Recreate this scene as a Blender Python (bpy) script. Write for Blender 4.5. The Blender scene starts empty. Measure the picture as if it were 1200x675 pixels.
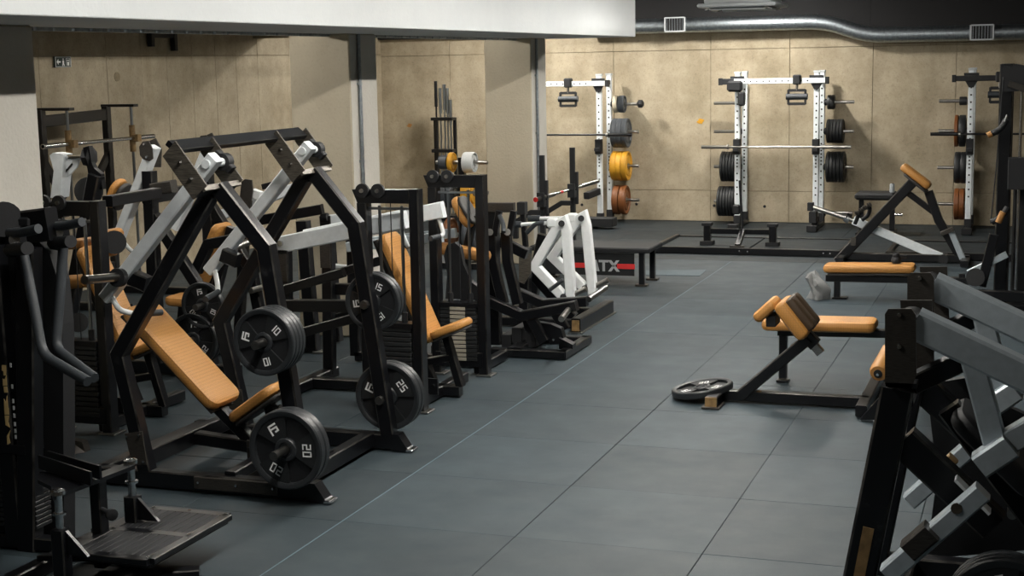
import bpy, bmesh, math, random
from mathutils import Vector, Matrix
random.seed(7)
scene = bpy.context.scene
COL = scene.collection
PI = math.pi

# ---------------------------------------------------------------- camera
# calibrated on the 1 m rubber floor tiles: X to the right, Y along the aisle, Z up
F_PX, PITCH, YAW, ROLL, CAM_H = 1763.1, 0.149348, 0.340127, -0.019184, 2.4705
TILE_X, TILE_Y = -3.5547, 7.1903
_cp, _sp = math.cos(PITCH), math.sin(PITCH)
FW = Vector((-math.sin(YAW)*_cp, math.cos(YAW)*_cp, -_sp))
_r = Vector((math.cos(YAW), math.sin(YAW), 0)); _u = _r.cross(FW)
RT = _r*math.cos(ROLL) + _u*math.sin(ROLL)
UP = _u*math.cos(ROLL) - _r*math.sin(ROLL)
CAM = Vector((0, 0, CAM_H))
cd = bpy.data.cameras.new('camera'); cam = bpy.data.objects.new('camera', cd); COL.objects.link(cam)
cd.sensor_width = 36; cd.lens = F_PX/1200*36; cd.clip_start = .05; cd.clip_end = 200
cam.matrix_world = Matrix(((RT.x, UP.x, -FW.x, 0), (RT.y, UP.y, -FW.y, 0), (RT.z, UP.z, -FW.z, CAM_H), (0, 0, 0, 1)))
scene.camera = cam

# ---------------------------------------------------------------- world, exposure
w = bpy.data.worlds.new('world'); scene.world = w; w.use_nodes = True
w.node_tree.nodes['Background'].inputs[0].default_value = (.10, .15, .18, 1)
w.node_tree.nodes['Background'].inputs[1].default_value = .25
vs = scene.view_settings
vs.view_transform = 'Standard'; vs.look = 'None'; vs.gamma = 1; vs.use_curve_mapping = False
vs.exposure = -1.3
LAMP_MAIN, LAMP_SIDE, LAMP_BAY = 620.0, 200.0, 430.0   # tube emission strengths

# ---------------------------------------------------------------- pixel rays of the 1200x675 photograph
def _ray(x, y): return FW + RT*((x-600)/F_PX) - UP*((y-337.5)/F_PX)
def PY(x, y, Y): d = _ray(x, y); return CAM + d*(Y/d.y)
def PX(x, y, X): d = _ray(x, y); return CAM + d*(X/d.x)
def PZ(x, y, z=0.0): d = _ray(x, y); return CAM + d*((z-CAM_H)/d.z)
def V(*a): return Vector(a)

# ---------------------------------------------------------------- materials
MATS = {}
def mat(name, col, rough=.5, metal=0., bump=0., scale=40., var=0., detail=4., spec=.5, emit=None, wear=None, kind=None):
    m = bpy.data.materials.new(name); m.use_nodes = True; nt = m.node_tree; N = nt.nodes; L = nt.links
    b = N['Principled BSDF']; b.inputs['Roughness'].default_value = rough; b.inputs['Metallic'].default_value = metal
    b.inputs['Base Color'].default_value = (*col, 1); b.inputs['Specular IOR Level'].default_value = spec
    if emit:
        b.inputs['Emission Color'].default_value = (*emit[0], 1); b.inputs['Emission Strength'].default_value = emit[1]
    if var or bump or wear or kind:
        tc = N.new('ShaderNodeTexCoord'); src = tc.outputs['Object']
        n = N.new('ShaderNodeTexNoise'); n.inputs['Scale'].default_value = scale; n.inputs['Detail'].default_value = detail
        L.new(src, n.inputs['Vector'])
        h = n.outputs['Fac']
        if kind == 'leather':            # hexagon-like stitched quilting
            vo = N.new('ShaderNodeTexVoronoi'); vo.feature = 'DISTANCE_TO_EDGE'; vo.inputs['Scale'].default_value = 60
            vo.inputs['Randomness'].default_value = .15; L.new(src, vo.inputs['Vector'])
            mr = N.new('ShaderNodeMapRange'); mr.inputs[1].default_value = 0; mr.inputs[2].default_value = .12
            L.new(vo.outputs['Distance'], mr.inputs[0]); h = mr.outputs[0]
        if kind == 'brushed':
            mp = N.new('ShaderNodeMapping'); mp.inputs['Scale'].default_value = (1, 1, 14); L.new(src, mp.inputs[0]); L.new(mp.outputs[0], n.inputs['Vector'])
        if bump:
            bp = N.new('ShaderNodeBump'); bp.inputs['Strength'].default_value = bump; bp.inputs['Distance'].default_value = .004
            L.new(h, bp.inputs['Height']); L.new(bp.outputs[0], b.inputs['Normal'])
        if var:
            r = N.new('ShaderNodeValToRGB'); e = r.color_ramp.elements
            e[0].position = .32; e[1].position = .7
            e[0].color = (*[c*(1-var) for c in col], 1); e[1].color = (*[min(1, c*(1+var)) for c in col], 1)
            L.new(h if kind == 'leather' else n.outputs['Fac'], r.inputs[0]); L.new(r.outputs[0], b.inputs['Base Color'])
        if wear:                         # scuffed bare patches
            n2 = N.new('ShaderNodeTexNoise'); n2.inputs['Scale'].default_value = 9; n2.inputs['Detail'].default_value = 8
            n2.inputs['Roughness'].default_value = .7; L.new(src, n2.inputs['Vector'])
            r2 = N.new('ShaderNodeValToRGB'); r2.color_ramp.elements[0].position = .60; r2.color_ramp.elements[1].position = .72
            mx = N.new('ShaderNodeMixRGB'); mx.inputs[1].default_value = (*col, 1); mx.inputs[2].default_value = (*wear, 1)
            L.new(n2.outputs['Fac'], r2.inputs[0]); L.new(r2.outputs[0], mx.inputs[0]); L.new(mx.outputs[0], b.inputs['Base Color'])
    MATS[name] = m; return m

mat('black_steel', (.0055, .006, .0075), .30, 0, .05, 60, 0, spec=.4, wear=(.022, .023, .025))
mat('worn_edge', (.045, .043, .040), .34, .5, 0, 9, .85)
mat('black_matte', (.008, .009, .011), .62, 0, .1, 120, .2)
mat('dark_plate', (.055, .05, .044), .38, .4, 0, 30, .35, kind='brushed')
mat('scratched', (.12, .108, .09), .38, .45, 0, 18, .5, kind='brushed')
mat('silver_paint', (.78, .83, .86), .36, .1, 0, 25, .05)
mat('white_paint', (.80, .83, .84), .38, 0, 0, 25, .03)
mat('grey_paint', (.42, .48, .52), .34, .2, 0, 25, .08)
mat('chrome', (.62, .63, .64), .2, 1)
mat('steel', (.36, .35, .33), .32, 1, 0, 30, .15, kind='brushed')
mat('rod', (.30, .33, .36), .28, 1)
mat('rubber', (.013, .0145, .016), .5, 0, .15, 150, .2)
mat('rubber_rim', (.022, .025, .028), .42, 0, .12, 150, .15)
mat('grip', (.03, .036, .042), .55, 0, .2, 200, .2)
mat('orange', (.45, .212, .052), .5, 0, .25, 30, .13, kind='leather')
mat('orange_side', (.42, .20, .055), .55, 0, .1, 200, .1)
mat('brown_pad', (.045, .028, .014), .5, 0, .3, 30, .2, kind='leather')
mat('pad_back', (.03, .028, .026), .6, 0, .1, 90, .2)
mat('print_white', (.88, .89, .89), .5)
mat('print_gold', (.55, .40, .18), .45)
mat('print_red', (.62, .03, .03), .5)
mat('print_grey', (.42, .44, .46), .5)
mat('yellow_rubber', (.60, .30, .02), .5, 0, .1, 90, .12)
mat('red_rubber', (.18, .06, .014), .5, 0, .1, 90, .2)
mat('white_rubber', (.62, .64, .64), .5, 0, .1, 90, .06)
mat('grey_rubber', (.06, .068, .078), .5, 0, .1, 90, .1)
mat('cream_rubber', (.50, .45, .34), .5)
mat('pale_plate', (.42, .39, .32), .5, .3)
mat('galv', (.34, .38, .41), .42, 1, .15, 25, .18)
mat('duct_dark', (.05, .055, .06), .5, .5)
mat('towel', (.22, .225, .225), .95, 0, .6, 300, .15)
mat('sign_green', (.006, .022, .016), .5)
mat('ac_white', (.5, .53, .55), .5)
mat('black_paint', (.006, .006, .007), .8)
mat('lamp_housing', (.55, .56, .56), .5)
mat('red_mark', (.55, .02, .02), .5)
mat('clear_plastic', (.35, .38, .40), .3)
mat('bare_wood', (.24, .15, .06), .6, 0, 0, 20, .3)
def tube_mat(name, s): return mat(name, (.9, .9, .88), .5, emit=((1.0, .955, .88), s))
tube_mat('tube_main', LAMP_MAIN); tube_mat('tube_side', LAMP_SIDE); tube_mat('tube_bay', LAMP_BAY); tube_mat('tube_near', LAMP_MAIN*.36); tube_mat('tube_second', LAMP_MAIN*.95); tube_mat('tube_wall', LAMP_MAIN*3.5)

def concrete(name, a, b2, streak, grain_z=.25, spk=.8):
    """board-marked raw concrete: cloudy base, vertical streaks, specks"""
    m = bpy.data.materials.new(name); m.use_nodes = True; N = m.node_tree.nodes; L = m.node_tree.links
    b = N['Principled BSDF']; b.inputs['Roughness'].default_value = .8; b.inputs['Specular IOR Level'].default_value = .25
    g = N.new('ShaderNodeNewGeometry'); src = g.outputs['Position']
    n1 = N.new('ShaderNodeTexNoise'); n1.inputs['Scale'].default_value = 1.5; n1.inputs['Detail'].default_value = 10; n1.inputs['Roughness'].default_value = .72
    L.new(src, n1.inputs['Vector'])
    r1 = N.new('ShaderNodeValToRGB'); r1.color_ramp.elements[0].position = .34; r1.color_ramp.elements[1].position = .66
    r1.color_ramp.elements[0].color = (*a, 1); r1.color_ramp.elements[1].color = (*b2, 1); L.new(n1.outputs['Fac'], r1.inputs[0])
    mp = N.new('ShaderNodeMapping'); mp.inputs['Scale'].default_value = (2.0, 2.0, grain_z); L.new(src, mp.inputs[0])
    n2 = N.new('ShaderNodeTexNoise'); n2.inputs['Scale'].default_value = 2.2; n2.inputs['Detail'].default_value = 6; L.new(mp.outputs[0], n2.inputs['Vector'])
    r2 = N.new('ShaderNodeValToRGB'); r2.color_ramp.elements[0].position = .36; r2.color_ramp.elements[1].position = .62
    r2.color_ramp.elements[0].color = (*[streak]*3, 1); r2.color_ramp.elements[1].color = (1, 1, 1, 1); L.new(n2.outputs['Fac'], r2.inputs[0])
    mx = N.new('ShaderNodeMixRGB'); mx.blend_type = 'MULTIPLY'; mx.inputs[0].default_value = 1
    L.new(r1.outputs[0], mx.inputs[1]); L.new(r2.outputs[0], mx.inputs[2])
    n3 = N.new('ShaderNodeTexNoise'); n3.inputs['Scale'].default_value = 38; n3.inputs['Detail'].default_value = 5; L.new(src, n3.inputs['Vector'])
    r3 = N.new('ShaderNodeValToRGB'); r3.color_ramp.elements[0].position = .28; r3.color_ramp.elements[1].position = .46
    r3.color_ramp.elements[0].color = (spk, spk, spk, 1); r3.color_ramp.elements[1].color = (1, 1, 1, 1); L.new(n3.outputs['Fac'], r3.inputs[0])
    m2 = N.new('ShaderNodeMixRGB'); m2.blend_type = 'MULTIPLY'; m2.inputs[0].default_value = 1
    L.new(mx.outputs[0], m2.inputs[1]); L.new(r3.outputs[0], m2.inputs[2]); L.new(m2.outputs[0], b.inputs['Base Color'])
    bp = N.new('ShaderNodeBump'); bp.inputs['Strength'].default_value = .35; bp.inputs['Distance'].default_value = .01
    L.new(n3.outputs['Fac'], bp.inputs['Height']); L.new(bp.outputs[0], b.inputs['Normal'])
    MATS[name] = m
concrete('concrete', (.315, .262, .178), (.50, .43, .315), .9)
concrete('concrete_dark', (.22, .18, .115), (.34, .28, .19), .8)
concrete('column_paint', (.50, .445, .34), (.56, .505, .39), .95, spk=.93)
concrete('column_pale', (.50, .48, .43), (.56, .54, .49), .97, spk=.97)
concrete('beam_paint', (.66, .69, .71), (.70, .73, .74), .99, spk=.99)

def floor_mat(name='floor_rubber', k=1.0):
    m = bpy.data.materials.new(name); m.use_nodes = True; N = m.node_tree.nodes; L = m.node_tree.links
    b = N['Principled BSDF']; b.inputs['Specular IOR Level'].default_value = .38
    oi = N.new('ShaderNodeObjectInfo'); g = N.new('ShaderNodeNewGeometry'); src = g.outputs['Position']
    n1 = N.new('ShaderNodeTexNoise'); n1.inputs['Scale'].default_value = 1.6; n1.inputs['Detail'].default_value = 9; n1.inputs['Roughness'].default_value = .65; L.new(src, n1.inputs['Vector'])
    r1 = N.new('ShaderNodeValToRGB'); r1.color_ramp.elements[0].position = .3; r1.color_ramp.elements[1].position = .72
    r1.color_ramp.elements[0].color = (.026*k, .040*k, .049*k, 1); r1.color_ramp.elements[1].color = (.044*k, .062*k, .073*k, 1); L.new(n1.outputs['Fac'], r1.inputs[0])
    mr = N.new('ShaderNodeMapRange'); mr.inputs[3].default_value = .86; mr.inputs[4].default_value = 1.14; L.new(oi.outputs['Random'], mr.inputs[0])
    mx = N.new('ShaderNodeVectorMath'); mx.operation = 'SCALE'; L.new(r1.outputs[0], mx.inputs[0]); L.new(mr.outputs[0], mx.inputs['Scale'])
    L.new(mx.outputs[0], b.inputs['Base Color'])
    n2 = N.new('ShaderNodeTexNoise'); n2.inputs['Scale'].default_value = 4; n2.inputs['Detail'].default_value = 6; L.new(src, n2.inputs['Vector'])
    m2 = N.new('ShaderNodeMapRange'); m2.inputs[3].default_value = .5; m2.inputs[4].default_value = .68; L.new(n2.outputs['Fac'], m2.inputs[0]); L.new(m2.outputs[0], b.inputs['Roughness'])
    n3 = N.new('ShaderNodeTexNoise'); n3.inputs['Scale'].default_value = 220; n3.inputs['Detail'].default_value = 2; L.new(src, n3.inputs['Vector'])
    bp = N.new('ShaderNodeBump'); bp.inputs['Strength'].default_value = .25; bp.inputs['Distance'].default_value = .003; L.new(n3.outputs['Fac'], bp.inputs['Height']); L.new(bp.outputs[0], b.inputs['Normal'])
    MATS[name] = m
floor_mat(); floor_mat('floor_dark', .42); floor_mat('floor_bay', .8); floor_mat('floor_worn', 1.8); floor_mat('floor_pale', 3.6)

# ---------------------------------------------------------------- mesh helpers
def frame(d, up=(0, 0, 1)):
    d = Vector(d).normalized(); up = Vector(up)
    if abs(d.dot(up.normalized())) > .985: up = Vector((0, 1, 0)) if abs(d.y) < .9 else Vector((1, 0, 0))
    s = d.cross(up).normalized(); u = s.cross(d).normalized()
    return d, s, u
class MB:
    """collects shapes in world metres; build() links them as one mesh object"""
    def __init__(self): self.v = []; self.f = []; self.sm = []; self.ed = set()
    def add(self, vs, fs, smooth=False):
        o = len(self.v); self.v += [Vector(p) for p in vs]; self.f += [tuple(i+o for i in f) for f in fs]; self.sm += [smooth]*len(fs); return self
    def loft(self, rings, closed=False, caps=True, smooth=False, edges=False):
        n = len(rings[0]); vs = [p for r in rings for p in r]; fs = []
        m = len(rings)
        for i in range(m if closed else m-1):
            a, b = i*n, ((i+1) % m)*n
            for j in range(n): k = (j+1) % n; fs.append((a+j, a+k, b+k, b+j))
        o = len(self.v)
        if edges: self.ed |= {len(self.f)+i for i in range(len(fs)) if (i % n) % 2}
        self.add(vs, fs, smooth)
        if caps and not closed:
            self.f.append(tuple(o+i for i in range(n-1, -1, -1))); self.sm.append(False)
            self.f.append(tuple(o+(m-1)*n+i for i in range(n))); self.sm.append(False)
        return self
    def bar(self, p, q, w=.06, h=None, up=(0, 0, 1), c=None):
        """rectangular tube: w across, h along `up`, chamfered edges"""
        h = h or w; p, q = Vector(p), Vector(q); d, s, u = frame(q-p, up)
        c = min(w, h)*.1 if c is None else c; a, b = w/2, h/2
        sec = [(-a+c, -b), (a-c, -b), (a, -b+c), (a, b-c), (a-c, b), (-a+c, b), (-a, b-c), (-a, -b+c)] if c else [(-a, -b), (a, -b), (a, b), (-a, b)]
        return self.loft([[e+s*x+u*y for x, y in sec] for e in (p, q)], edges=bool(c))
    def path(self, pts, w=.06, h=None, up=(0, 1, 0)):
        """mitred rectangular tube through points lying in a plane whose normal is `up`"""
        h = h or w; pts = [Vector(p) for p in pts]; n = Vector(up).normalized(); rings = []
        for i, p in enumerate(pts):
            if i == 0: t = (pts[1]-p).normalized(); k = 1
            elif i == len(pts)-1: t = (p-pts[-2]).normalized(); k = 1
            else:
                t1, t2 = (p-pts[i-1]).normalized(), (pts[i+1]-p).normalized(); t = (t1+t2).normalized(); k = 1/max(.35, t.dot(t1))
            s = n.cross(t).normalized(); a, b = w/2*k, h/2; c = min(w, h)*.1
            sec = [(-a+c, -b), (a-c, -b), (a, -b+c), (a, b-c), (a-c, b), (-a+c, b), (-a, b-c), (-a, -b+c)]
            rings.append([p+s*x+n*y for x, y in sec])
        return self.loft(rings, edges=True)
    def cyl(self, p, q, r, r2=None, n=14, smooth=True):
        p, q = Vector(p), Vector(q); d, s, u = frame(q-p); r2 = r if r2 is None else r2
        return self.loft([[e+(s*math.cos(2*PI*i/n)+u*math.sin(2*PI*i/n))*rr for i in range(n)] for e, rr in ((p, r), (q, r2))], smooth=smooth)
    def pipe(self, pts, r, n=10):
        pts = [Vector(p) for p in pts]; out = []
        # round the corners
        for i, p in enumerate(pts):
            if 0 < i < len(pts)-1:
                a = p+(pts[i-1]-p).normalized()*min(.45*(pts[i-1]-p).length, r*2.5); b = p+(pts[i+1]-p).normalized()*min(.45*(pts[i+1]-p).length, r*2.5)
                for t in (0, .25, .5, .75, 1): out.append(a*(1-t)**2+p*2*t*(1-t)+b*t*t)
            else: out.append(p)
        rings = []; ref = None
        for i, p in enumerate(out):
            t = (out[min(i+1, len(out)-1)]-out[max(i-1, 0)]).normalized()
            if ref is None: ref = frame(t)[1]
            s = (ref-t*ref.dot(t)).normalized(); ref = s; u = t.cross(s)
            rings.append([p+(s*math.cos(2*PI*j/n)+u*math.sin(2*PI*j/n))*r for j in range(n)])
        return self.loft(rings, smooth=True)
    def lathe(self, p, axis, prof, n=28):
        """profile of (radius, distance along axis) pairs turned about p + axis"""
        d, s, u = frame(axis); p = Vector(p)
        rings = [[p+d*z+(s*math.cos(2*PI*i/n)+u*math.sin(2*PI*i/n))*max(r, 1e-4) for i in range(n)] for r, z in prof]
        return self.loft(rings, smooth=True)
    def box(self, c, sx, sy, sz, rot=None, c_=None):
        c = Vector(c); h = (sx/2, sy/2, sz/2); e = min(h)*.12 if c_ is None else c_; M = rot or Matrix.Identity(3)
        rings = []
        for z, k in ((-h[2], e), (-h[2]+e, 0), (h[2]-e, 0), (h[2], e)):
            x, y = h[0]-k, h[1]-k; cc = e if not k else e*.6
            rings.append([c+M @ Vector(q) for q in ((-x+cc, -y, z), (x-cc, -y, z), (x, -y+cc, z), (x, y-cc, z), (x-cc, y, z), (-x+cc, y, z), (-x, y-cc, z), (-x, -y+cc, z))])
        return self.loft(rings)
    def prism(self, poly, ext):
        poly = [Vector(p) for p in poly]; e = Vector(ext); return self.loft([poly, [p+e for p in poly]])
    def pad(self, p, q, wid, th, side, r=None, crown=.0, n=5):
        """upholstered pad: runs p->q, `wid` along `side`, thickness th centred; rounded corners and edges"""
        p, q = Vector(p), Vector(q); a = (q-p); ln = a.length; a.normalize(); s = Vector(side); s = (s-a*s.dot(a)).normalized(); nrm = a.cross(s).normalized()
        mid = (p+q)/2; r = r or min(wid, ln)*.22; e = th*.38
        def outline(inset):
            x, y = ln/2-inset, wid/2-inset; rr = max(r-inset, .003); pts = []
            for cx, cy, a0 in ((x-rr, y-rr, 0), (-x+rr, y-rr, 90), (-x+rr, -y+rr, 180), (x-rr, -y+rr, 270)):
                for i in range(n): t = math.radians(a0+90*i/(n-1)); pts.append((cx+rr*math.cos(t), cy+rr*math.sin(t)))
            return pts
        rings = []
        for z, ins in ((-th/2, e), (-th/2+e*.35, e*.3), (-th/2+e, 0), (th/2-e, 0), (th/2-e*.35, e*.3), (th/2, e), (th/2+crown, e*2.2)):
            rings.append([mid+a*x+s*y+nrm*z for x, y in outline(ins)])
        return self.loft(rings, smooth=True)
    def build(self, name, m, parent=None, loc=None):
        o = bpy.data.objects.new(name, self.mesh(name, m, (parent_loc(parent) if loc is None else Vector(loc)))); COL.objects.link(o)
        if parent is not None: o.parent = parent
        elif loc is not None: o.location = loc
        return o
    def mesh(self, name, m, off=Vector((0, 0, 0))):
        me = bpy.data.meshes.new(name); me.from_pydata([tuple(p-off) for p in self.v], [], self.f)
        me.materials.append(MATS[m])
        if m == 'black_steel' and self.ed:
            me.materials.append(MATS['worn_edge']); me.polygons.foreach_set('material_index', [1 if i in self.ed else 0 for i in range(len(self.f))])
        me.polygons.foreach_set('use_smooth', self.sm)
        bm = bmesh.new(); bm.from_mesh(me); bmesh.ops.recalc_face_normals(bm, faces=bm.faces[:]); bm.to_mesh(me); bm.free()
        if any(self.sm):
            try: me.set_sharp_from_angle(angle=math.radians(38))
            except Exception: pass
        return me
def parent_loc(p):
    v = Vector((0, 0, 0))
    while p is not None: v = v+p.location; p = p.parent
    return v
def thing(name, label, cat, loc=(0, 0, 0), group=None):
    o = bpy.data.objects.new(name, None); COL.objects.link(o); o.location = loc; o.empty_display_size = .1
    o['label'] = label; o['category'] = cat
    if group: o['group'] = group
    return o
def tag(o, label, cat, group=None):
    o['label'] = label; o['category'] = cat
    if group: o['group'] = group
    return o
def struct(o): o['kind'] = 'structure'; return o
def part(t, name, m, fn, label=None):
    b = MB(); fn(b); o = b.build(name, m, t)
    if label: o['label'] = label
    return o
def link_mesh(name, me, parent, loc=(0, 0, 0)):
    o = bpy.data.objects.new(name, me); COL.objects.link(o); o.parent = parent; o.location = loc; return o

# ================================================================ the room
X_LEFT, Y_BACK = -10.2, 22.62
BEAM_X, BEAM_Z, BEAM_END = -4.82, 2.745, 18.4
CEIL = 3.75
fl = MB().box((-3.0, 9.5, -.055), 17, 28, .06, c_=.001).build('floor', 'floor_rubber'); struct(fl)
tile = MB().box((0, 0, 0), .9985, .9985, .03, c_=.0025).mesh('floor_tile', 'floor_rubber')
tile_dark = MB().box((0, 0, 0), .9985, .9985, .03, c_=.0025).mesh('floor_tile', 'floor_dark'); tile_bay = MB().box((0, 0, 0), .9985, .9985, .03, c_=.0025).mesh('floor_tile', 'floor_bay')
for i in range(-7, 5):
    for j in range(-4, 16):
        x, y = TILE_X+i+.5, TILE_Y+j+.5
        if (i == -7 and j < 2) or (i > 3 and j < 0): continue
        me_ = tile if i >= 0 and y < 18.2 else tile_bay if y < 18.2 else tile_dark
        o = link_mesh('floor_tile', me_, fl, (x, y, -.015-random.random()*.0025))

MB().box((TILE_X, 10.4, .0006), .007, 15.4, .0016, c_=.0003).build('joint_strip', 'floor_pale', fl)  # pale strip laid on to draw this one tile edge brighter
def panel_wall(name, m, cells, axis, pos, back, seed=1):
    """raw concrete wall: each formwork panel is an object with its own edges, joints recessed"""
    wall = back; struct(wall)
    for (a0, a1, z0, z1) in cells:
        d = .02+random.random()*.003
        if axis == 'Y': b = MB().box(((a0+a1)/2, pos-d/2, (z0+z1)/2), a1-a0-.006, d, z1-z0-.006, c_=.003)
        else: b = MB().box((pos+d/2, (a0+a1)/2, (z0+z1)/2), d, a1-a0-.006, z1-z0-.006, c_=.003)
        b.build('concrete_panel', m, wall)
back = MB().box((-2.5, Y_BACK+.15, 1.9), 17, .25, 3.9, c_=.002).build('wall_back', 'concrete_dark')
xs = [-10.2, -8.98, -7.6, -6.27, -4.755, -3.57, -2.364, -1.2, 0, 1.2, 2.4, 3.6, 4.8, 6.0]
cells = []
for k in range(len(xs)-1):
    for z0, z1 in ((0, .47), (.47, 2.59), (2.59, 2.86 if xs[k] < -2.5 else 2.72)): cells.append((xs[k], xs[k+1], z0, z1))
panel_wall('wall_back', 'concrete', cells, 'Y', Y_BACK, back)
struct(MB().box((-6.3, Y_BACK-.06, 3.3), 7.8, .14, .88, c_=.004).build('trim_4', 'black_paint')); struct(MB().box((1.6, Y_BACK-.06, 3.23), 8.0, .14, 1.02, c_=.004).build('trim_5', 'black_paint'))
left = MB().box((X_LEFT-.15, 9.5, 1.9), .25, 28, 3.9, c_=.002).build('wall_left', 'concrete_dark')
ys = [-3, -1, 1, 3, 5, 7, 9, 11, 12.6, 13.7, 14.95, 15.66, 16.22, 16.81, 17.38, 17.91, 18.5, 19.7, 20.9, 22.6]
cells = [(ys[k], ys[k+1], z0, z1) for k in range(len(ys)-1) for z0, z1 in ((0, 2.62), (2.62, 3.75))]
panel_wall('wall_left', 'concrete', cells, 'X', X_LEFT, left)
struct(MB().box((5.6, 9.5, 1.9), .2, 28, 3.9, c_=.002).build('wall_right', 'concrete_dark'))
struct(MB().box((-3, -3.6, 1.9), 17, .2, 3.9, c_=.002).build('wall_front', 'concrete_dark'))
struct(MB().box((-2.6, 9.5, CEIL+.1), 17, 28, .2, c_=.002).build('ceiling', 'black_paint'))
struct(MB().box((-8.15, 7.2, 3.12), 4.1, 22.4, .1, c_=.002).build('ceiling_bay', 'concrete_dark'))
struct(MB().box((-8.0, 7.2, 2.97), .2, 22.4, .2, c_=.004).build('light_cut_rib', 'concrete_dark'))  # unseen rib added to cut the bay lamps' light off the wall top
struct(MB().box((-8.15, 18.55, 3.3), 4.1, .3, .9, c_=.004).build('light_stop_beam', 'concrete_dark'))  # cross beam added to block the wall lamp's light from the left wall
# long white downstand beam on three columns
bm_ = MB().box(((BEAM_X-6.1)/2, (BEAM_END-3)/2, (BEAM_Z+CEIL)/2), abs(BEAM_X+6.1), BEAM_END+3, CEIL-BEAM_Z, c_=.006).build('trim_1', 'beam_paint'); struct(bm_)
strip = MB()
for k in range(105): strip.box((-6.06, -2.8+k*.2, BEAM_Z-.012), .07, .17, .024, c_=.003)
st = strip.build('trim_2', 'galv'); struct(st)
for n, y0 in enumerate((7.25, 12.3, 17.36)):
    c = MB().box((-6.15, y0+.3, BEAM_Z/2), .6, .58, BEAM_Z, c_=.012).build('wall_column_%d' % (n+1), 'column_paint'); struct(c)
    c.data.materials.append(MATS['column_pale'])  # +X faces take a paler tone than the rest of the column
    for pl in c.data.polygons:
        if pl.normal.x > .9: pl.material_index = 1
    if n:
        b = MB(); b.cyl((-5.83, y0+.17, .02), (-5.83, y0+.17, 2.74), .017)
        cond = b.build('conduit', 'galv'); tag(cond, ['', 'thin grey vertical conduit pipe on the middle concrete column', 'thin grey vertical conduit pipe on the column nearest the back wall'][n], 'pipe')
        for z in (.6, 1.6, 2.3): part(cond, 'pipe_clip', 'galv', lambda b, z=z: b.box((-5.836, y0+.17, z), .035, .05, .025))
# ================================================================ lamps, duct, air unit, sign
def lamp(label, x, y0, y1, z, tm, group=None):
    t = thing('ceiling_lamp', label, 'lamp', (x, (y0+y1)/2, z), group)
    part(t, 'housing', 'lamp_housing', lambda b: (b.box((x, (y0+y1)/2, z+.06), .12, y1-y0, .04)))
    if tm == 'tube_bay': part(t, 'tube', tm, lambda b: b.cyl((x, y0+.03, z+.015), (x, y1-.03, z+.015), .013, n=10))
    else: part(t, 'diffuser', tm, lambda b: b.box((x, (y0+y1)/2, z+.034), .10, y1-y0-.04, .01, c_=.001))
    for yy in (y0+.25, y1-.25): part(t, 'hanger', 'rod', lambda b: b.cyl((x, yy, z+.08), (x, yy, CEIL if x > -7.19 or z > 3 else 3.07), .006, n=6))
for k, y0 in enumerate((2.8, 5.6, 8.4, 11.2, 14.0, 16.8)):
    lamp(['nearest of the six', 'second of the six', 'third of the six', 'fourth of the six', 'fifth of the six', 'farthest of the six'][k]+' ceiling tube lamps above the aisle', -2.65, y0, y0+1.5, 3.6, 'tube_second' if k == 1 else 'tube_near' if k in (0, 5) else 'tube_main')
lamp('tube lamp hanging low beside the end of the white beam', -3.72, 15.9, 17.4, 3.13, 'tube_side')
lamp('short ceiling lamp before the middle power rack', -4.0, 20.45, 21.05, 3.58, 'tube_wall')
lamp('short ceiling lamp before the rack by the far column', -7.3, 20.45, 21.05, 3.58, 'tube_wall')
for k, y0 in enumerate((8.6, 10.4, 13.6, 15.4, 18.8)):
    lamp(['nearest of the five', 'second of the five', 'middle one of the five', 'fourth of the five', 'farthest of the five'][k]+' tube lamps hidden behind the beam in the left bay', -7.2, y0, y0+1.3, 2.94, 'tube_bay')

duct = thing('ventilation_duct', 'round galvanised spiral duct running along the top of the back wall', 'duct', (-3, 22.3, 2.9))
part(duct, 'pipe', 'galv', lambda b: b.pipe([(-6.6, 22.36, 2.955), (-3.0, 22.36, 2.955), (-2.45, 22.36, 2.745), (3.5, 22.36, 2.745)], .11, n=18))
def ribs(b):
    for k in range(60):
        x = -6.5+k*.16
        if -3.1 < x < -2.3: continue
        z = 2.955 if x < -3 else 2.745
        b.lathe((x, 22.36, z), (1, 0, 0), [(.108, -.004), (.1135, 0), (.108, .004)], n=18)
part(duct, 'seam', 'galv', ribs)['kind'] = 'stuff'
for x, z in ((-5.22, 2.97), (-.85, 2.75)):
    gr = part(duct, 'grille', 'ac_white', lambda b: (b.box((x-.15, 22.235, z), .022, .03, .21), b.box((x+.15, 22.235, z), .022, .03, .21), b.box((x, 22.235, z+.1), .3, .03, .02), b.box((x, 22.235, z-.1), .3, .03, .02)))
    part(gr, 'grille_core', 'black_matte', lambda b: b.box((x, 22.245, z), .28, .02, .18))
    for k in range(7): part(gr, 'grille_slat', 'galv', lambda b: b.box((x-.12+k*.04, 22.235, z), .006, .02, .18))
ac = thing('air_conditioner', 'pale ceiling air conditioning cassette above the aisle by the duct', 'air conditioner', (-3.7, 19.6, 3.1))
part(ac, 'body', 'ac_white', lambda b: b.box((-3.7, 19.6, 3.27), .85, .85, .24))
part(ac, 'fascia', 'ac_white', lambda b: b.box((-3.7, 19.6, 3.125), 1.0, 1.0, .05, c_=.015))
part(ac, 'intake_grille', 'galv', lambda b: b.box((-3.7, 19.6, 3.095), .5, .5, .015))
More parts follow.
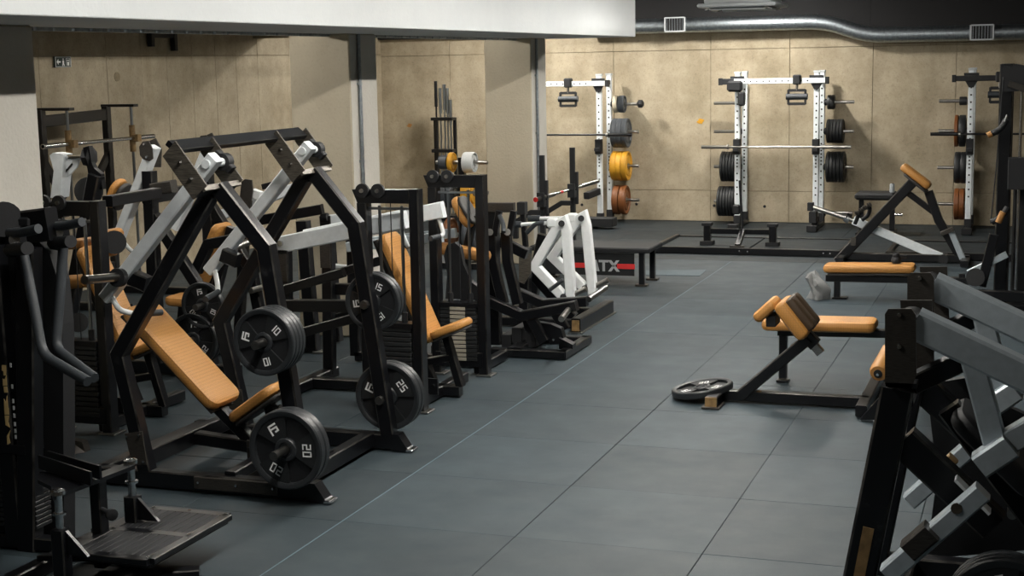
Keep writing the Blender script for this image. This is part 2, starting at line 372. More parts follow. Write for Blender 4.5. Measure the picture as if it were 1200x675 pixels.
for dx, dy, sx, sy in ((-.38, 0, .1, .7), (.38, 0, .1, .7), (0, -.38, .7, .1), (0, .38, .7, .1)):
    R = Matrix.Rotation(.35 if dx > 0 else -.35 if dx < 0 else 0, 3, 'Y') @ Matrix.Rotation(.35 if dy < 0 else -.35 if dy > 0 else 0, 3, 'X')
    part(ac, 'louvre', 'ac_white', lambda b: b.box((-3.7+dx, 19.6+dy, 3.09), sx, sy, .012, rot=R))

sg = thing('exit_sign', 'small dark escape route sign with arrow on the left concrete wall', 'sign', PX(73, 73, X_LEFT+.03))
c0 = PX(73, 72.5, X_LEFT+.045); hy, hz = .145, .06
part(sg, 'board', 'sign_green', lambda b: b.box(c0, .02, 2*hy, 2*hz, c_=.003))
def pict(b):
    x = c0.x+.013
    def sq(y0, y1, z0, z1): b.box((x, c0.y+(y0+y1)/2, c0.z+(z0+z1)/2), .004, y1-y0, z1-z0, c_=.0005)
    for y0, y1, z0, z1 in ((-.14, -.135, -.055, .055), (.135, .14, -.055, .055), (-.14, .14, .05, .055), (-.14, .14, -.055, -.05), (-.105, -.05, -.008, .008)): sq(y0, y1, z0, z1)
    b.prism([(x, c0.y-.12, c0.z), (x, c0.y-.09, c0.z+.03), (x, c0.y-.09, c0.z-.03)], (.003, 0, 0))
    sq(-.015, .012, -.03, .015); sq(-.01, .006, .02, .036); sq(-.02, -.008, -.045, -.025); sq(.006, .018, -.045, -.025)
    sq(.05, .055, -.04, .04); sq(.115, .12, -.04, .04); sq(.05, .12, .036, .04); sq(.07, .1, -.04, .0); sq(.066, .104, .012, .022)
part(sg, 'pictogram', 'print_white', pict)
for (px, py, r, m_, lb) in ((821, 142, .05, 'yellow_rubber', 'yellow'), (480, 147, .04, 'orange_side', 'orange')):
    cpt = PY(px, py, Y_BACK-.028); pm = MB(); k = 11
    pm.prism([cpt+V(math.cos(2*PI*i/k)*r*(1+.45*math.sin(i*2.3)), 0, math.sin(2*PI*i/k)*r*(.8+.3*math.sin(i*3.1))) for i in range(k)], (0, -.002, 0))
    tag(pm.build('paint_patch', m_), 'small %s paint patch on the back concrete wall' % lb, 'paint mark')

# ================================================================ weight plates
SEG = {'0': 'abcdef', '1': 'bc', '2': 'abged', '5': 'afgcd'}
def digit(b, ch, cx, cy, wd, ht, th, M, z):
    s = wd*.24
    R = {'a': (0, ht/2-s/2, wd, s), 'd': (0, -ht/2+s/2, wd, s), 'g': (0, 0, wd, s), 'f': (-wd/2+s/2, ht/4, s, ht/2), 'b': (wd/2-s/2, ht/4, s, ht/2), 'e': (-wd/2+s/2, -ht/4, s, ht/2), 'c': (wd/2-s/2, -ht/4, s, ht/2)}
    for k in SEG[ch]:
        x, y, sx, sy = R[k]
        b.prism([M @ Vector((cx+x+i*sx/2, cy+y+j*sy/2, z)) for i, j in ((-1, -1), (1, -1), (1, 1), (-1, 1))], M.to_3x3() @ Vector((0, 0, th)))
def glyph_f(b, M, z, h, th):       # stylised double F mark
    for x, y, sx, sy in ((-.38, 0, .18, 1), (-.02, .41, .9, .18), (0, .08, .6, .16), (.36, -.09, .18, .5), (.16, -.28, .3, .16)):
        b.prism([M @ Vector(((x+i*sx/2)*h, (y+j*sy/2)*h, z)) for i, j in ((-1, -1), (1, -1), (1, 1), (-1, 1))], M.to_3x3() @ Vector((0, 0, th)))
PLATE_CACHE = {}
def grip_plate_meshes(R, T, num):
    """black tri-grip plate: rim, sunken web with three raised sectors, steel hub, printed marks. axis +Z, face at z=T/2"""
    if (R, T, num) in PLATE_CACHE: return PLATE_CACHE[(R, T, num)]
    h = T/2; O = (0, 0, 0); Z = (0, 0, 1)
    rim = MB().lathe(O, Z, [(.84*R, -h*.9), (.9*R, -h), (.97*R, -h), (R, -h*.7), (R, h*.7), (.97*R, h), (.9*R, h), (.84*R, h*.75), (.84*R, -h*.9)], n=40).mesh('rim', 'rubber_rim')
    web = MB().lathe(O, Z, [(.86*R, -h*.6), (.86*R, -h*.1), (.1*R, -h*.1), (.1*R, -h*.6)], n=36).mesh('web', 'black_matte')
    hub = MB().lathe(O, Z, [(.30*R, -h*.8), (.30*R, h*.55), (.27*R, h*.8), (.2*R, h*.85), (.17*R, h*.5), (.117*R, h*.5), (.117*R, -h*.8)], n=24).mesh('hub', 'rubber_rim')
    secs = []
    for k in range(3):
        a0 = math.radians(90+120*k); half = math.radians(33); b = MB(); n = 9
        out = [(.86*R*math.cos(a0-half+2*half*i/n), .86*R*math.sin(a0-half+2*half*i/n)) for i in range(n+1)]
        inn = [(.27*R*math.cos(a0+half-2*half*i/n), .27*R*math.sin(a0+half-2*half*i/n)) for i in range(n+1)]
        b.prism([(x, y, -h*.5) for x, y in out+inn], (0, 0, h*1.05)); secs.append(b.mesh('sector', 'rubber'))
    prints = []
    for k in range(3):
        a = math.radians(90+120*k); M = Matrix.Rotation(a-PI/2, 4, 'Z') @ Matrix.Translation((0, .58*R, 0)); b = MB()
        if k == 0: glyph_f(b, M, h*.55, .27*R, .0015)
        else:
            for i, ch in enumerate(num): digit(b, ch, (-.09+.18*i)*R, 0, .14*R, .24*R, .0015, M, h*.55)
        prints.append(b.mesh('printed_mark', 'print_white'))
    PLATE_CACHE[(R, T, num)] = r = (rim, web, hub, secs, prints); return r
def grip_plate(loc, rot, R, T, num, label, group=None, parts=True):
    rim, web, hub, secs, prints = grip_plate_meshes(R, T, num)
    t = thing('weight_plate', label, 'weight plate', loc, group); t.rotation_euler = rot.to_euler() if hasattr(rot, 'to_euler') else rot
    link_mesh('rim', rim, t); link_mesh('web', web, t); link_mesh('hub', hub, t)
    if parts:
        for s in secs: link_mesh('sector', s, t)
        for s in prints: link_mesh('printed_mark', s, t)
    return t
def face_to_minus_y(spin): return Matrix.Rotation(PI/2, 3, 'X') @ Matrix.Rotation(spin, 3, 'Z')
BUMP = {}
def bumper(loc, R, T, m, label, group=None, axis='X', hubm='steel'):
    """plain bumper plate, axis along X (or Y)"""
    key = (R, T, m, hubm)
    if key not in BUMP:
        h = T/2; Z = (0, 0, 1)
        body = MB().lathe((0, 0, 0), Z, [(.12*R, -h*.7), (.3*R, -h*.7), (.34*R, -h*.9), (.62*R, -h*.9), (.68*R, -h*.55), (.82*R, -h*.55), (.88*R, -h), (.965*R, -h), (R, -h*.72), (R, h*.72), (.965*R, h), (.88*R, h), (.82*R, h*.55), (.68*R, h*.55), (.62*R, h*.9), (.34*R, h*.9), (.3*R, h*.7), (.12*R, h*.7)], n=32).mesh('disc', m)
        hb = MB().lathe((0, 0, 0), Z, [(.11*R, -h*.95), (.2*R, -h*.95), (.2*R, h*.95), (.11*R, h*.95), (.11*R, -h*.95)], n=20).mesh('hub', hubm)
        BUMP[key] = (body, hb)
    t = thing('weight_plate', label, 'weight plate', loc, group)
    t.rotation_euler = (0, PI/2, 0) if axis == 'X' else (PI/2, 0, 0) if axis == 'Y' else (0, 0, 0)
    link_mesh('disc', BUMP[key][0], t); link_mesh('hub', BUMP[key][1], t)
    return t
def bolts(t, pts, axis, r=.012, m='chrome'):
    for p in pts: part(t, 'bolt', m, lambda b: b.cyl(Vector(p)-Vector(axis)*.004, Vector(p)+Vector(axis)*.012, r, r*.7, n=8))

# ================================================================ big plate-loaded incline press, front left
YN, YF = 7.49, 8.67; YM = (YN+YF)/2
M2 = thing('incline_press_machine', 'large black plate-loaded incline press with silver lever arms and long orange backrest', 'gym machine', (-4.5, YM, 0))
def two(fn):
    for s, Y in ((-1, YN), (1, YF)): fn(s, Y)
def m2_side(s, Y):
    base = part(M2, 'base_beam', 'black_steel', lambda b: b.bar((-5.35, Y, .06), (-3.88, Y, .06), .08, .1))
    part(base, 'foot', 'black_steel', lambda b: b.prism([(-3.89, Y-.045, .115), (-3.89, Y-.045, .005), (-3.76, Y-.045, .005), (-3.79, Y-.045, .03), (-3.85, Y-.045, .115)], (0, .09, 0)))
    part(base, 'toe_cap', 'chrome', lambda b: b.box((-3.775, Y, .012), .05, .1, .022, c_=.006))
    if s < 0:
        part(base, 'cover_plate', 'dark_plate', lambda b: b.box((-4.36, Y-.046, .065), .55, .014, .075, c_=.004))
        bolts(base, [(-4.6, Y-.054, .07), (-4.35, Y-.054, .07), (-4.11, Y-.054, .07)], (0, -1, 0), .01)
    part(M2, 'front_post', 'black_steel', lambda b: b.path([(-3.93, Y, .1), (-4.115, Y, 1.46), (-4.40, Y, 1.80)], .095, .085))
    part(M2, 'rear_post', 'black_steel', lambda b: b.path([(-4.98, Y, .1), (-5.125, Y, .80), (-4.46, Y, 1.76)], .09, .085))
    gp = part(M2, 'gusset_plate', 'dark_plate', lambda b: b.prism([(-5.09, Y-.05, .33), (-4.97, Y-.05, .35), (-4.95, Y-.05, .15), (-5.05, Y-.05, .14)], (0, .01, 0)))
    bolts(gp, [(-5.07, Y-.052, .315), (-4.985, Y-.052, .33), (-5.04, Y-.052, .16), (-4.965, Y-.052, .17)], (0, -1, 0), .01)
    # head bracket: two slanted cheek plates and a sole strip
    def cheek(b, yy): b.prism([(-4.63, yy, 1.985), (-4.545, yy, 2.07), (-4.36, yy, 1.825), (-4.45, yy, 1.745)], (0, .012, 0))
    br = part(M2, 'cheek_plate', 'scratched', lambda b: cheek(b, Y-.205))
    part(M2, 'cheek_plate', 'scratched', lambda b: cheek(b, Y+.195))
    part(br, 'sole_strip', 'scratched', lambda b: b.bar((-4.385, Y-.2, 1.805), (-4.385, Y+.2, 1.805), .035, .018, up=(.85, 0, .55)))
    part(br, 'sole_plate', 'black_steel', lambda b: b.bar((-4.42, Y-.2, 1.785), (-4.42, Y+.2, 1.785), .085, .02, up=(.6, 0, -.8)))
    bolts(br, [(-4.52, Y-.21, 1.95), (-4.455, Y-.21, 1.86)], (0, -1, 0), .012)
    # lever arm hanging from the pivot
    piv, end = V(-4.46, Y+.02, 1.93), V(-5.21, Y+.02, 1.13)
    arm = part(M2, 'lever_arm', 'silver_paint', lambda b: b.bar(piv+(piv-end).normalized()*.05, end, .075, .085, up=(0, 1, 0)))
    part(arm, 'pivot_pin', 'silver_paint', lambda b: b.cyl(piv-V(0, .06, 0), piv+V(0, .17, -.0), .026))
    part(arm, 'bearing', 'black_matte', lambda b: (b.cyl(piv+V(0, .12, 0), piv+V(0, .18, 0), .05), b.bar(piv+V(-.05, .15, .05), piv+V(.05, .15, -.05), .05, .05)))
    pg = V(-5.07, Y, 1.265)
    peg = part(arm, 'weight_peg', 'steel', lambda b: b.cyl(pg, pg+V(0, s*.38, .035), .026))
    part(arm, 'peg_collar', 'black_matte', lambda b: b.cyl(pg+V(0, s*.03, 0), pg+V(0, s*.07, .004), .055, n=18))
    part(arm, 'lever_stop', 'black_steel', lambda b: b.bar(pg+V(.02, -s*.06, -.01), pg+V(.13, -s*.06, -.05), .09, .08, up=(0, 1, 0)))
    part(arm, 'handle_stem', 'white_paint', lambda b: b.pipe([V(-5.16, Y, 1.15), V(-5.13, Y-s*.02, 1.06), V(-5.07, Y-s*.12, 1.02), V(-5.05, Y-s*.16, 1.02)], .017))
    part(arm, 'handle_grip', 'grip', lambda b: b.cyl(V(-5.05, Y-s*.15, 1.02), V(-5.04, Y-s*.33, 1.0), .02))
    # storage pegs on the front post
    for z, x in ((.335, -3.965), (.955, -4.05)):
        part(M2, 'storage_peg', 'steel', lambda b: b.cyl((x, Y, z), (x, Y+s*.30, z), .025, n=16))
        part(M2, 'peg_bolt', 'steel', lambda b: b.cyl((x, Y-s*.07, z), (x, Y, z), .028, .034, n=8))
two(m2_side)
part(M2, 'top_cross_beam', 'black_steel', lambda b: b.bar((-4.575, YN-.19, 2.035), (-4.575, YF+.19, 2.035), .085, .035, up=(.62, 0, .78)))
part(M2, 'front_cross_beam', 'black_steel', lambda b: b.bar((-4.06, YN, .07), (-4.06, YF, .07), .08, .1))
part(M2, 'rear_cross_beam', 'black_steel', lambda b: b.bar((-5.02, YN, .16), (-5.02, YF, .16), .06, .1))
part(M2, 'tail_cross_beam', 'black_steel', lambda b: b.bar((-5.3, YN, .06), (-5.3, YF, .06), .08, .1))
part(M2, 'centre_beam', 'black_steel', lambda b: b.bar((-5.02, YM, .16), (-4.06, YM, .09), .08, .08))
bt, bb = V(-5.38, YM, 0.985), V(-4.765, YM, .39)
part(M2, 'backrest', 'orange', lambda b: b.pad(bt, bb, .36, .075, (0, 1, 0), r=.07))
part(M2, 'backrest_board', 'pad_back', lambda b: b.bar(bt+V(-.035, 0, -.045), bb+V(-.035, 0, -.035), .26, .02, up=(-.7, 0, -.6)))
part(M2, 'backrest_rail', 'black_steel', lambda b: b.bar(bt+V(-.03, 0, -.1), V(-4.56, YM, .12), .07, .07, up=(0, 1, 0)))
part(M2, 'seat', 'orange', lambda b: b.pad((-4.70, YM, .305), (-4.37, YM, .535), .30, .065, (0, 1, 0), r=.09))
part(M2, 'seat_board', 'pad_back', lambda b: b.pad((-4.665, YM, .27), (-4.335, YM, .50), .27, .02, (0, 1, 0), r=.08))
part(M2, 'seat_post', 'black_steel', lambda b: b.bar((-4.47, YM, .42), (-4.42, YM, .14), .06, .06, up=(0, 1, 0)))
part(M2, 'adjust_knob', 'chrome', lambda b: (b.cyl((-4.42, YM-.03, .40), (-4.34, YM-.10, .41), .012), b.cyl((-4.34, YM-.10, .41), (-4.32, YM-.115, .413), .02)))
sp = part(M2, 'strut_plate', 'dark_plate', lambda b: b.box((-4.42, YM-.25, .17), .15, .015, .13, c_=.005))
bolts(sp, [(-4.47, YM-.258, .19), (-4.37, YM-.258, .19)], (0, -1, 0), .012)
part(M2, 'support_strut', 'black_steel', lambda b: b.bar((-4.42, YN, .1), (-4.42, YM+.1, .12), .07, .07))
# plates stored on the pegs
def stack(px, z, Y, s, items, spins, group=None):
    off = .055
    for i, (R, T, num, lab) in enumerate(items):
        grip_plate((px, Y+s*(off+T/2), z), face_to_minus_y(spins[i]), R, T, num, lab, group); off += T+.004
stack(-3.965, .335, YN, -1, [(.23, .054, '20', 'black 20 kg plate behind the front one on the press machine peg by the aisle'), (.23, .054, '20', 'black 20 kg plate with white print, outermost on the low front peg')], [.4, .55])
stack(-4.05, .955, YN, -1, [(.19, .036, '10', 'black 10 kg plate on the upper near peg, innermost of four'), (.19, .036, '10', 'black 10 kg plate on the upper near peg, second from the post'), (.19, .036, '10', 'black 10 kg plate on the upper near peg, third from the post'), (.19, .036, '10', 'black 10 kg plate with white print, outermost on the upper near peg')], [.1, .3, .5, 1.3])
stack(-3.965, .335, YF, 1, [(.225, .055, '25', 'black 25 kg plate with white print behind the far front post'), (.225, .055, '25', 'black 25 kg plate outermost on the far low peg, partly hidden')], [1.15, .7])
stack(-4.05, .955, YF, 1, [(.19, .045, '15', 'black 15 kg plate behind the far front post, upper peg'), (.19, .045, '15', 'black 15 kg plate outermost on the far upper peg, partly hidden')], [1.7, 1.3])

# wall details
hb = thing('wall_bracket', 'dark H-shaped steel bracket high on the left concrete wall', 'bracket', (X_LEFT+.03, 16.0, 2.7))
for y, z0 in ((15.82, 2.73), (16.33, 2.68)): part(hb, 'upright', 'black_matte', lambda b: b.bar((X_LEFT+.07, y, z0), (X_LEFT+.07, y, 3.07), .07, .07, up=(0, 1, 0)))
part(hb, 'rung', 'black_matte', lambda b: b.bar((X_LEFT+.07, 15.82, 2.86), (X_LEFT+.07, 16.33, 2.86), .04, .05))
for x, y in ((746, 239), (837, 241), (896, 242), (682, 240), (640, 300)):
    q = PY(x, y, Y_BACK-.024)
    o = MB().cyl((q.x, Y_BACK-.03, q.z), (q.x, Y_BACK-.01, q.z), .022, n=12).build('tie_hole', 'black_matte', back)
q = PX(137, 90, X_LEFT+.024); MB().cyl((X_LEFT+.01, q.y, q.z), (X_LEFT+.03, q.y, q.z), .055, n=14).build('tie_hole', 'concrete_dark', left)
# ================================================================ weight-stack machines (three of one make)
def tower(t, xr, yt, zt=1.6, stack_m='rubber', n_plates=14, z_stack=.62):
    xl = xr-.40; zb = .12
    for x in (xr, xl):
        p_ = part(t, 'post', 'black_steel', lambda b: b.bar((x, yt, .01), (x, yt, zt if x == xr else zt-.1), .075, .10, up=(0, 1, 0)))
        part(p_, 'foot_plate', 'steel', lambda b: b.box((x+.01, yt, .008), .13, .14, .014, c_=.003))
    part(t, 'top_beam', 'black_steel', lambda b: b.prism([(xl-.07, yt-.046, zt-.004), (xr-.036, yt-.046, zt-.004), (xr-.036, yt-.046, zt-.1), (xl-.03, yt-.046, zt-.1)], (0, .092, 0)))
    for x in (xl+.02, xl+.14):
        pu = part(t, 'pulley', 'black_matte', lambda b: b.cyl((x, yt-.075, zt-.01), (x, yt-.05, zt-.01), .05, n=20))
        part(pu, 'pulley_bolt', 'steel', lambda b: b.cyl((x, yt-.09, zt-.01), (x, yt-.07, zt-.01), .015, n=8))
    for x in (xr-.11, xr-.28):
        part(t, 'guide_rod', 'rod', lambda b: b.cyl((x, yt, zb), (x, yt, zt-.12), .012, n=10))
        part(t, 'rod_collar', 'black_matte', lambda b: (b.cyl((x, yt, z_stack+.02), (x, yt, z_stack+.10), .022, n=10)))
    part(t, 'rod_bridge', 'rod', lambda b: b.bar((xl+.03, yt, zt-.14), (xr-.03, yt, zt-.14), .025, .018))
    part(t, 'cable', 'black_matte', lambda b: b.cyl((xr-.195, yt, z_stack), (xr-.195, yt, zt-.05), .004, n=6))
    part(t, 'stack_top', 'black_steel', lambda b: b.box((xr-.2, yt, z_stack+.01), .33, .13, .035))
    h = (z_stack-zb)/n_plates
    me = MB().box((0, 0, 0), .31, .12, h*.86, c_=.004).mesh('stack_plate', stack_m)
    off = parent_loc(t)
    for k in range(n_plates): link_mesh('stack_plate', me, t, Vector((xr-.2, yt, zb+h*(k+.5)))-off)
    if stack_m == 'rubber':
        part(t, 'shroud_bar', 'black_steel', lambda b: b.bar((xl, yt-.03, .13), (xr, yt-.03, .13), .05, .12))
    else:
        m2 = MB().box((0, 0, 0), .1, .006, h*.6, c_=.001).mesh('stack_number', 'pale_plate')
        for k in range(n_plates): link_mesh('stack_number', m2, t, Vector((xr-.2, yt-.063, zb+h*(k+.5)))-off)

def row_machine(label, xr, yt, stack_m='rubber', n=14, zs=.62, arms=True, seat_dx=0.):
    t = thing('seated_press_machine', label, 'gym machine', (xr-.4, yt+.5, 0))
    tower(t, xr, yt, 1.6, stack_m, n, zs)
    ym = yt+.52
    bt, bb = V(xr-.46, ym, 1.22), V(xr-.10, ym, .42)
    part(t, 'backrest', 'orange', lambda b: b.pad(bt, bb, .29, .075, (0, 1, 0), r=.06))
    part(t, 'backrest_board', 'pad_back', lambda b: b.bar(bt+V(-.045, 0, -.04), bb+V(-.05, 0, -.02), .22, .02, up=(-.9, 0, -.35)))
    part(t, 'backrest_rail', 'black_steel', lambda b: b.bar(bt+V(-.08, 0, -.05), V(xr-.12, ym, .1), .06, .07, up=(0, 1, 0)))
    part(t, 'seat', 'orange', lambda b: b.pad((xr-.10, ym, .47), (xr+.17, ym, .575), .30, .06, (0, 1, 0), r=.08))
    part(t, 'seat_board', 'pad_back', lambda b: b.pad((xr-.085, ym, .435), (xr+.17, ym, .535), .26, .02, (0, 1, 0), r=.07))
    part(t, 'seat_post', 'black_steel', lambda b: b.bar((xr-.01, ym, .47), (xr+.1, ym, .08), .06, .07, up=(0, 1, 0)))
    part(t, 'seat_link', 'black_steel', lambda b: b.bar((xr-.22, ym, .25), (xr+.03, ym, .3), .05, .08, up=(0, 1, 0)))
    part(t, 'base_rail', 'black_steel', lambda b: b.bar((xr-.06, yt, .05), (xr-.06, yt+1.0, .05), .07, .08))
    part(t, 'long_rail', 'black_steel', lambda b: b.bar((xr-1.15, ym, .05), (xr+.1, ym, .05), .08, .08))
    part(t, 'rear_rail', 'black_steel', lambda b: b.bar((xr-1.15, yt+.1, .05), (xr-1.15, yt+.95, .05), .08, .08))
    part(t, 'foot_bracket', 'black_steel', lambda b: b.box((xr-.04, yt+.22, .14), .16, .02, .12))
    bolts(t, [(xr-.09, yt+.208, .15), (xr+.01, yt+.208, .15)], (0, -1, 0), .012)
    if arms:
        for s, ya in ((-1, yt+.14), (1, yt+.86)):
            p0, p1 = V(xr-1.13, ya, 1.17), V(xr-.14, ya, 1.37)
            ps = part(t, 'pivot_post', 'black_steel', lambda b: b.bar((xr-1.15, ya, .05), (xr-1.12, ya, 1.13), .09, .08, up=(0, 1, 0)))
            part(ps, 'face_plate', 'dark_plate', lambda b: b.box((xr-1.13, ya-.045, 1.0), .085, .01, .2))
            arm = part(t, 'lever_arm', 'silver_paint', lambda b: b.bar(p0+(p0-p1)*.18, p1, .08, .125, up=(0, 0, 1)))
            part(arm, 'pivot_bolt', 'chrome', lambda b: b.cyl(p0+V(0, -.06, .01), p0+V(0, -.04, .01), .022, n=10))
            part(arm, 'handle', 'white_paint', lambda b: b.pipe([p1+V(-.05, 0, -.04), p1+V(-.02, 0, -.13), p1+V(.0, -s*.01, -.19), p1+V(-.02, -s*.06, -.2)], .016))
            part(arm, 'handle_grip', 'grip', lambda b: b.cyl(p1+V(-.02, -s*.05, -.2), p1+V(-.03, -s*.2, -.2), .02))
            part(t, 'side_brace', 'black_steel', lambda b: (b.bar((xr-1.1, ya+s*.05, .72), (xr-.4, ya+s*.05, .74), .06, .09)))
            part(t, 'upper_brace', 'black_steel', lambda b: b.bar((xr-1.1, ya+s*.05, .84), (xr-.62, ya+s*.05, .98), .06, .07))
            part(t, 'lower_brace', 'black_steel', lambda b: b.bar((xr-1.12, ya+s*.05, .48), (xr-.5, ya+s*.05, .66), .06, .07))
    return t
row_machine('black weight-stack press with silver arms and orange backrest, tower beside the big plates', -4.14, 9.71)
mB = thing('leg_curl_machine', 'black weight-stack machine with cream stack and tilted orange head pad', 'gym machine', (-4.5, 11.5, 0))
tower(mB, -4.14, 11.02, 1.6, 'rubber', 13, .56)
me = MB().box((0, 0, 0), .13, .01, .026, c_=.002).mesh('stack_label', 'pale_plate')
for k in range(13): link_mesh('stack_label', me, mB, (-4.34+4.5, 11.02-.065-11.5, .12+.0338*(k+.5)))
pc = PY(545, 247, 11.55)
part(mB, 'head_pad', 'orange', lambda b: b.pad(PY(534, 231, 11.55), PY(553, 266, 11.55), .24, .06, (0, 1, 0), r=.09))
part(mB, 'head_pad_board', 'pad_back', lambda b: b.pad(PY(540, 230, 11.55), PY(558, 262, 11.55), .22, .03, (0, 1, 0), r=.08))
part(mB, 'roller_pad', 'orange_side', lambda b: b.pad(PY(508, 289, 11.5), PY(574, 301, 11.5), .13, .1, (0, 1, 0), r=.04))
part(mB, 'swing_cover', 'black_matte', lambda b: b.prism([PY(x, y, 11.3) for x, y in ((522, 350), (524, 320), (520, 300), (524, 287), (533, 284), (539, 290), (543, 310), (552, 330), (570, 345), (570, 352))], (0, .06, 0)))
part(mB, 'pad_post', 'black_steel', lambda b: b.path([PY(556, 252, 11.58), PY(545, 300, 11.58), PY(545, 420, 11.58)], .06, .06))
part(mB, 'base_rail', 'black_steel', lambda b: b.bar((-4.2, 11.02, .05), (-4.2, 11.62, .05), .07, .08))
part(mB, 'rear_rail', 'black_steel', lambda b: b.bar((-5.4, 11.3, .05), (-4.2, 11.3, .05), .08, .08))
part(mB, 'rear_post', 'black_steel', lambda b: b.bar((-5.4, 11.3, .05), (-5.4, 11.3, 1.05), .09, .08, up=(0, 1, 0)))
for ya in (11.2, 11.5):
    part(mB, 'link_arm', 'grey_paint', lambda b: b.bar((-5.4, ya, .98), (-4.55, ya, 1.08), .05, .08))
m3_ = row_machine('black weight-stack press deep in the bay beside the left column, orange back pad', -5.97, 8.57, arms=False)
part(m3_, 'upper_beam', 'black_steel', lambda b: b.bar(PX(126, 236, -6.0), PX(184, 226, -6.0), .08, .075))
part(m3_, 'roller_pad', 'orange_side', lambda b: b.cyl(PY(78, 331, 9.0), PY(100, 329, 9.0), .05, n=16))
part(m3_, 'head_roll', 'orange_side', lambda b: b.pad(PY(84, 286, 9.2), PY(106, 284, 9.2), .2, .07, (0, 1, 0), r=.02))
part(m3_, 'knee_pad', 'orange', lambda b: b.pad(PY(127, 300, 9.3), PY(135, 268, 9.3), .2, .07, (0, 1, 0), r=.05))
part(m3_, 'knee_hub', 'black_matte', lambda b: b.cyl(PY(134, 284, 9.1), PY(134, 284, 9.3), .085, n=20))
part(m3_, 'cam_wheel', 'rubber', lambda b: b.cyl(PY(92, 378, 9.0), PY(92, 378, 9.06), .07, n=20))

# ================================================================ plate-loaded shoulder press in the second row
M3 = thing('shoulder_press_machine', 'black plate-loaded press in the second row with tall twin head plates', 'gym machine', (-6.7, 10.8, 0))
y3 = 10.4
for s, Y in ((-1, y3), (1, y3+.88)):
    part(M3, 'base_beam', 'black_steel', lambda b: b.bar((-7.6, Y, .06), (-6.0, Y, .06), .08, .1))
    part(M3, 'rear_post', 'black_steel', lambda b: b.bar((-6.75, Y, .1), (-6.74, Y, 1.66), .1, .09, up=(0, 1, 0)))
    hp = part(M3, 'head_plate', 'dark_plate', lambda b: b.prism([PY(x, y, 10.33)+V(0, Y-y3, 0) for x, y in ((163, 172), (167, 166), (174, 165), (178, 174), (179, 186), (175, 189), (168, 187), (164, 182))], (0, .012, 0)))
    part(hp, 'head_plate_back', 'dark_plate', lambda b: b.prism([PY(x, y, 10.55)+V(0, Y-y3, 0) for x, y in ((173, 166), (182, 162), (189, 175), (188, 196), (179, 196), (180, 180))], (0, .012, 0)))
    bolts(hp, [PY(169, 169, 10.325)+V(0, Y-y3, 0), PY(172, 184, 10.325)+V(0, Y-y3, 0)], (0, -1, 0), .012)
    arm = part(M3, 'lever_arm', 'silver_paint', lambda b: b.bar(PY(181, 172, 10.42)+V(0, Y-y3, 0), PY(138, 282, 10.42)+V(0, Y-y3, 0), .075, .1, up=(0, 1, 0)))
    part(arm, 'handle', 'white_paint', lambda b: b.pipe([PY(140, 278, 10.42)+V(0, Y-y3, 0), PY(150, 296, 10.42)+V(0, Y-y3+.05, 0), PY(156, 300, 10.42)+V(0, Y-y3-s*.15, 0)], .018))
    part(M3, 'front_post', 'black_steel', lambda b: b.path([(-6.25, Y, .1), (-6.35, Y, .75), (-6.72, Y, 1.3)], .09, .08))
    part(M3, 'peg', 'steel', lambda b: (b.cyl((-6.3, Y, .34), (-6.3, Y-.3, .34), .025)))
    part(M3, 'peg', 'steel', lambda b: (b.cyl((-6.2, Y, .62), (-6.2, Y-.3, .62), .025)))
part(M3, 'cross_beam', 'black_steel', lambda b: b.bar((-6.75, y3-.05, 1.45), (-6.75, y3+.93, 1.45), .08, .1))
part(M3, 'stub_block', 'dark_plate', lambda b: b.bar(PY(180, 222, 10.3), PY(204, 218, 10.3), .1, .1))
part(M3, 'rear_cross_beam', 'black_steel', lambda b: b.bar((-7.5, y3, .06), (-7.5, y3+.88, .06), .08, .1))
p0, p1 = PY(262, 262, 10.95), PY(232, 335, 10.95)
part(M3, 'backrest', 'orange', lambda b: b.pad(p0, p1, .28, .07, (0, 1, 0), r=.06))
part(M3, 'backrest_rail', 'black_steel', lambda b: b.bar(p0+V(.08, 0, -.03), p1+V(.1, 0, -.25), .08, .07, up=(0, 1, 0)))
part(M3, 'seat', 'orange', lambda b: b.pad(PY(201, 350, 10.8), PY(228, 352, 10.8), .3, .08, (0, 1, 0), r=.07))
part(M3, 'seat_post', 'black_steel', lambda b: b.bar(PY(215, 358, 10.95), V(-6.9, 10.95, .05), .07, .07, up=(0, 1, 0)))
part(M3, 'backrest_rest', 'orange', lambda b: b.pad(PY(130, 243, 10.9), PY(143, 210, 10.9), .22, .06, (0, 1, 0), r=.1))
part(M3, 'rest_board', 'pad_back', lambda b: b.pad(PY(137, 246, 10.9), PY(150, 215, 10.9), .2, .05, (0, 1, 0), r=.09))
part(M3, 'top_link', 'black_steel', lambda b: b.path([PY(230, 318, 10.7), PY(245, 286, 10.7), PY(275, 280, 10.7)], .09, .08))
for spin, px, z, R, num, lb in ((.15, -6.2, .62, .185, '10', 'black 10 kg plate hanging behind the silver handle in the second row'), (-.15, -6.3, .34, .215, '20', 'black plate with double F mark behind the long orange backrest, front one'), (-.3, -6.3, .34, .215, '20', 'black plate second on the low peg behind the long orange backrest')):
    dy = .12 if 'second on' in lb else .18
    grip_plate((px, y3-dy, z), face_to_minus_y(spin), R, .05, num, lb)
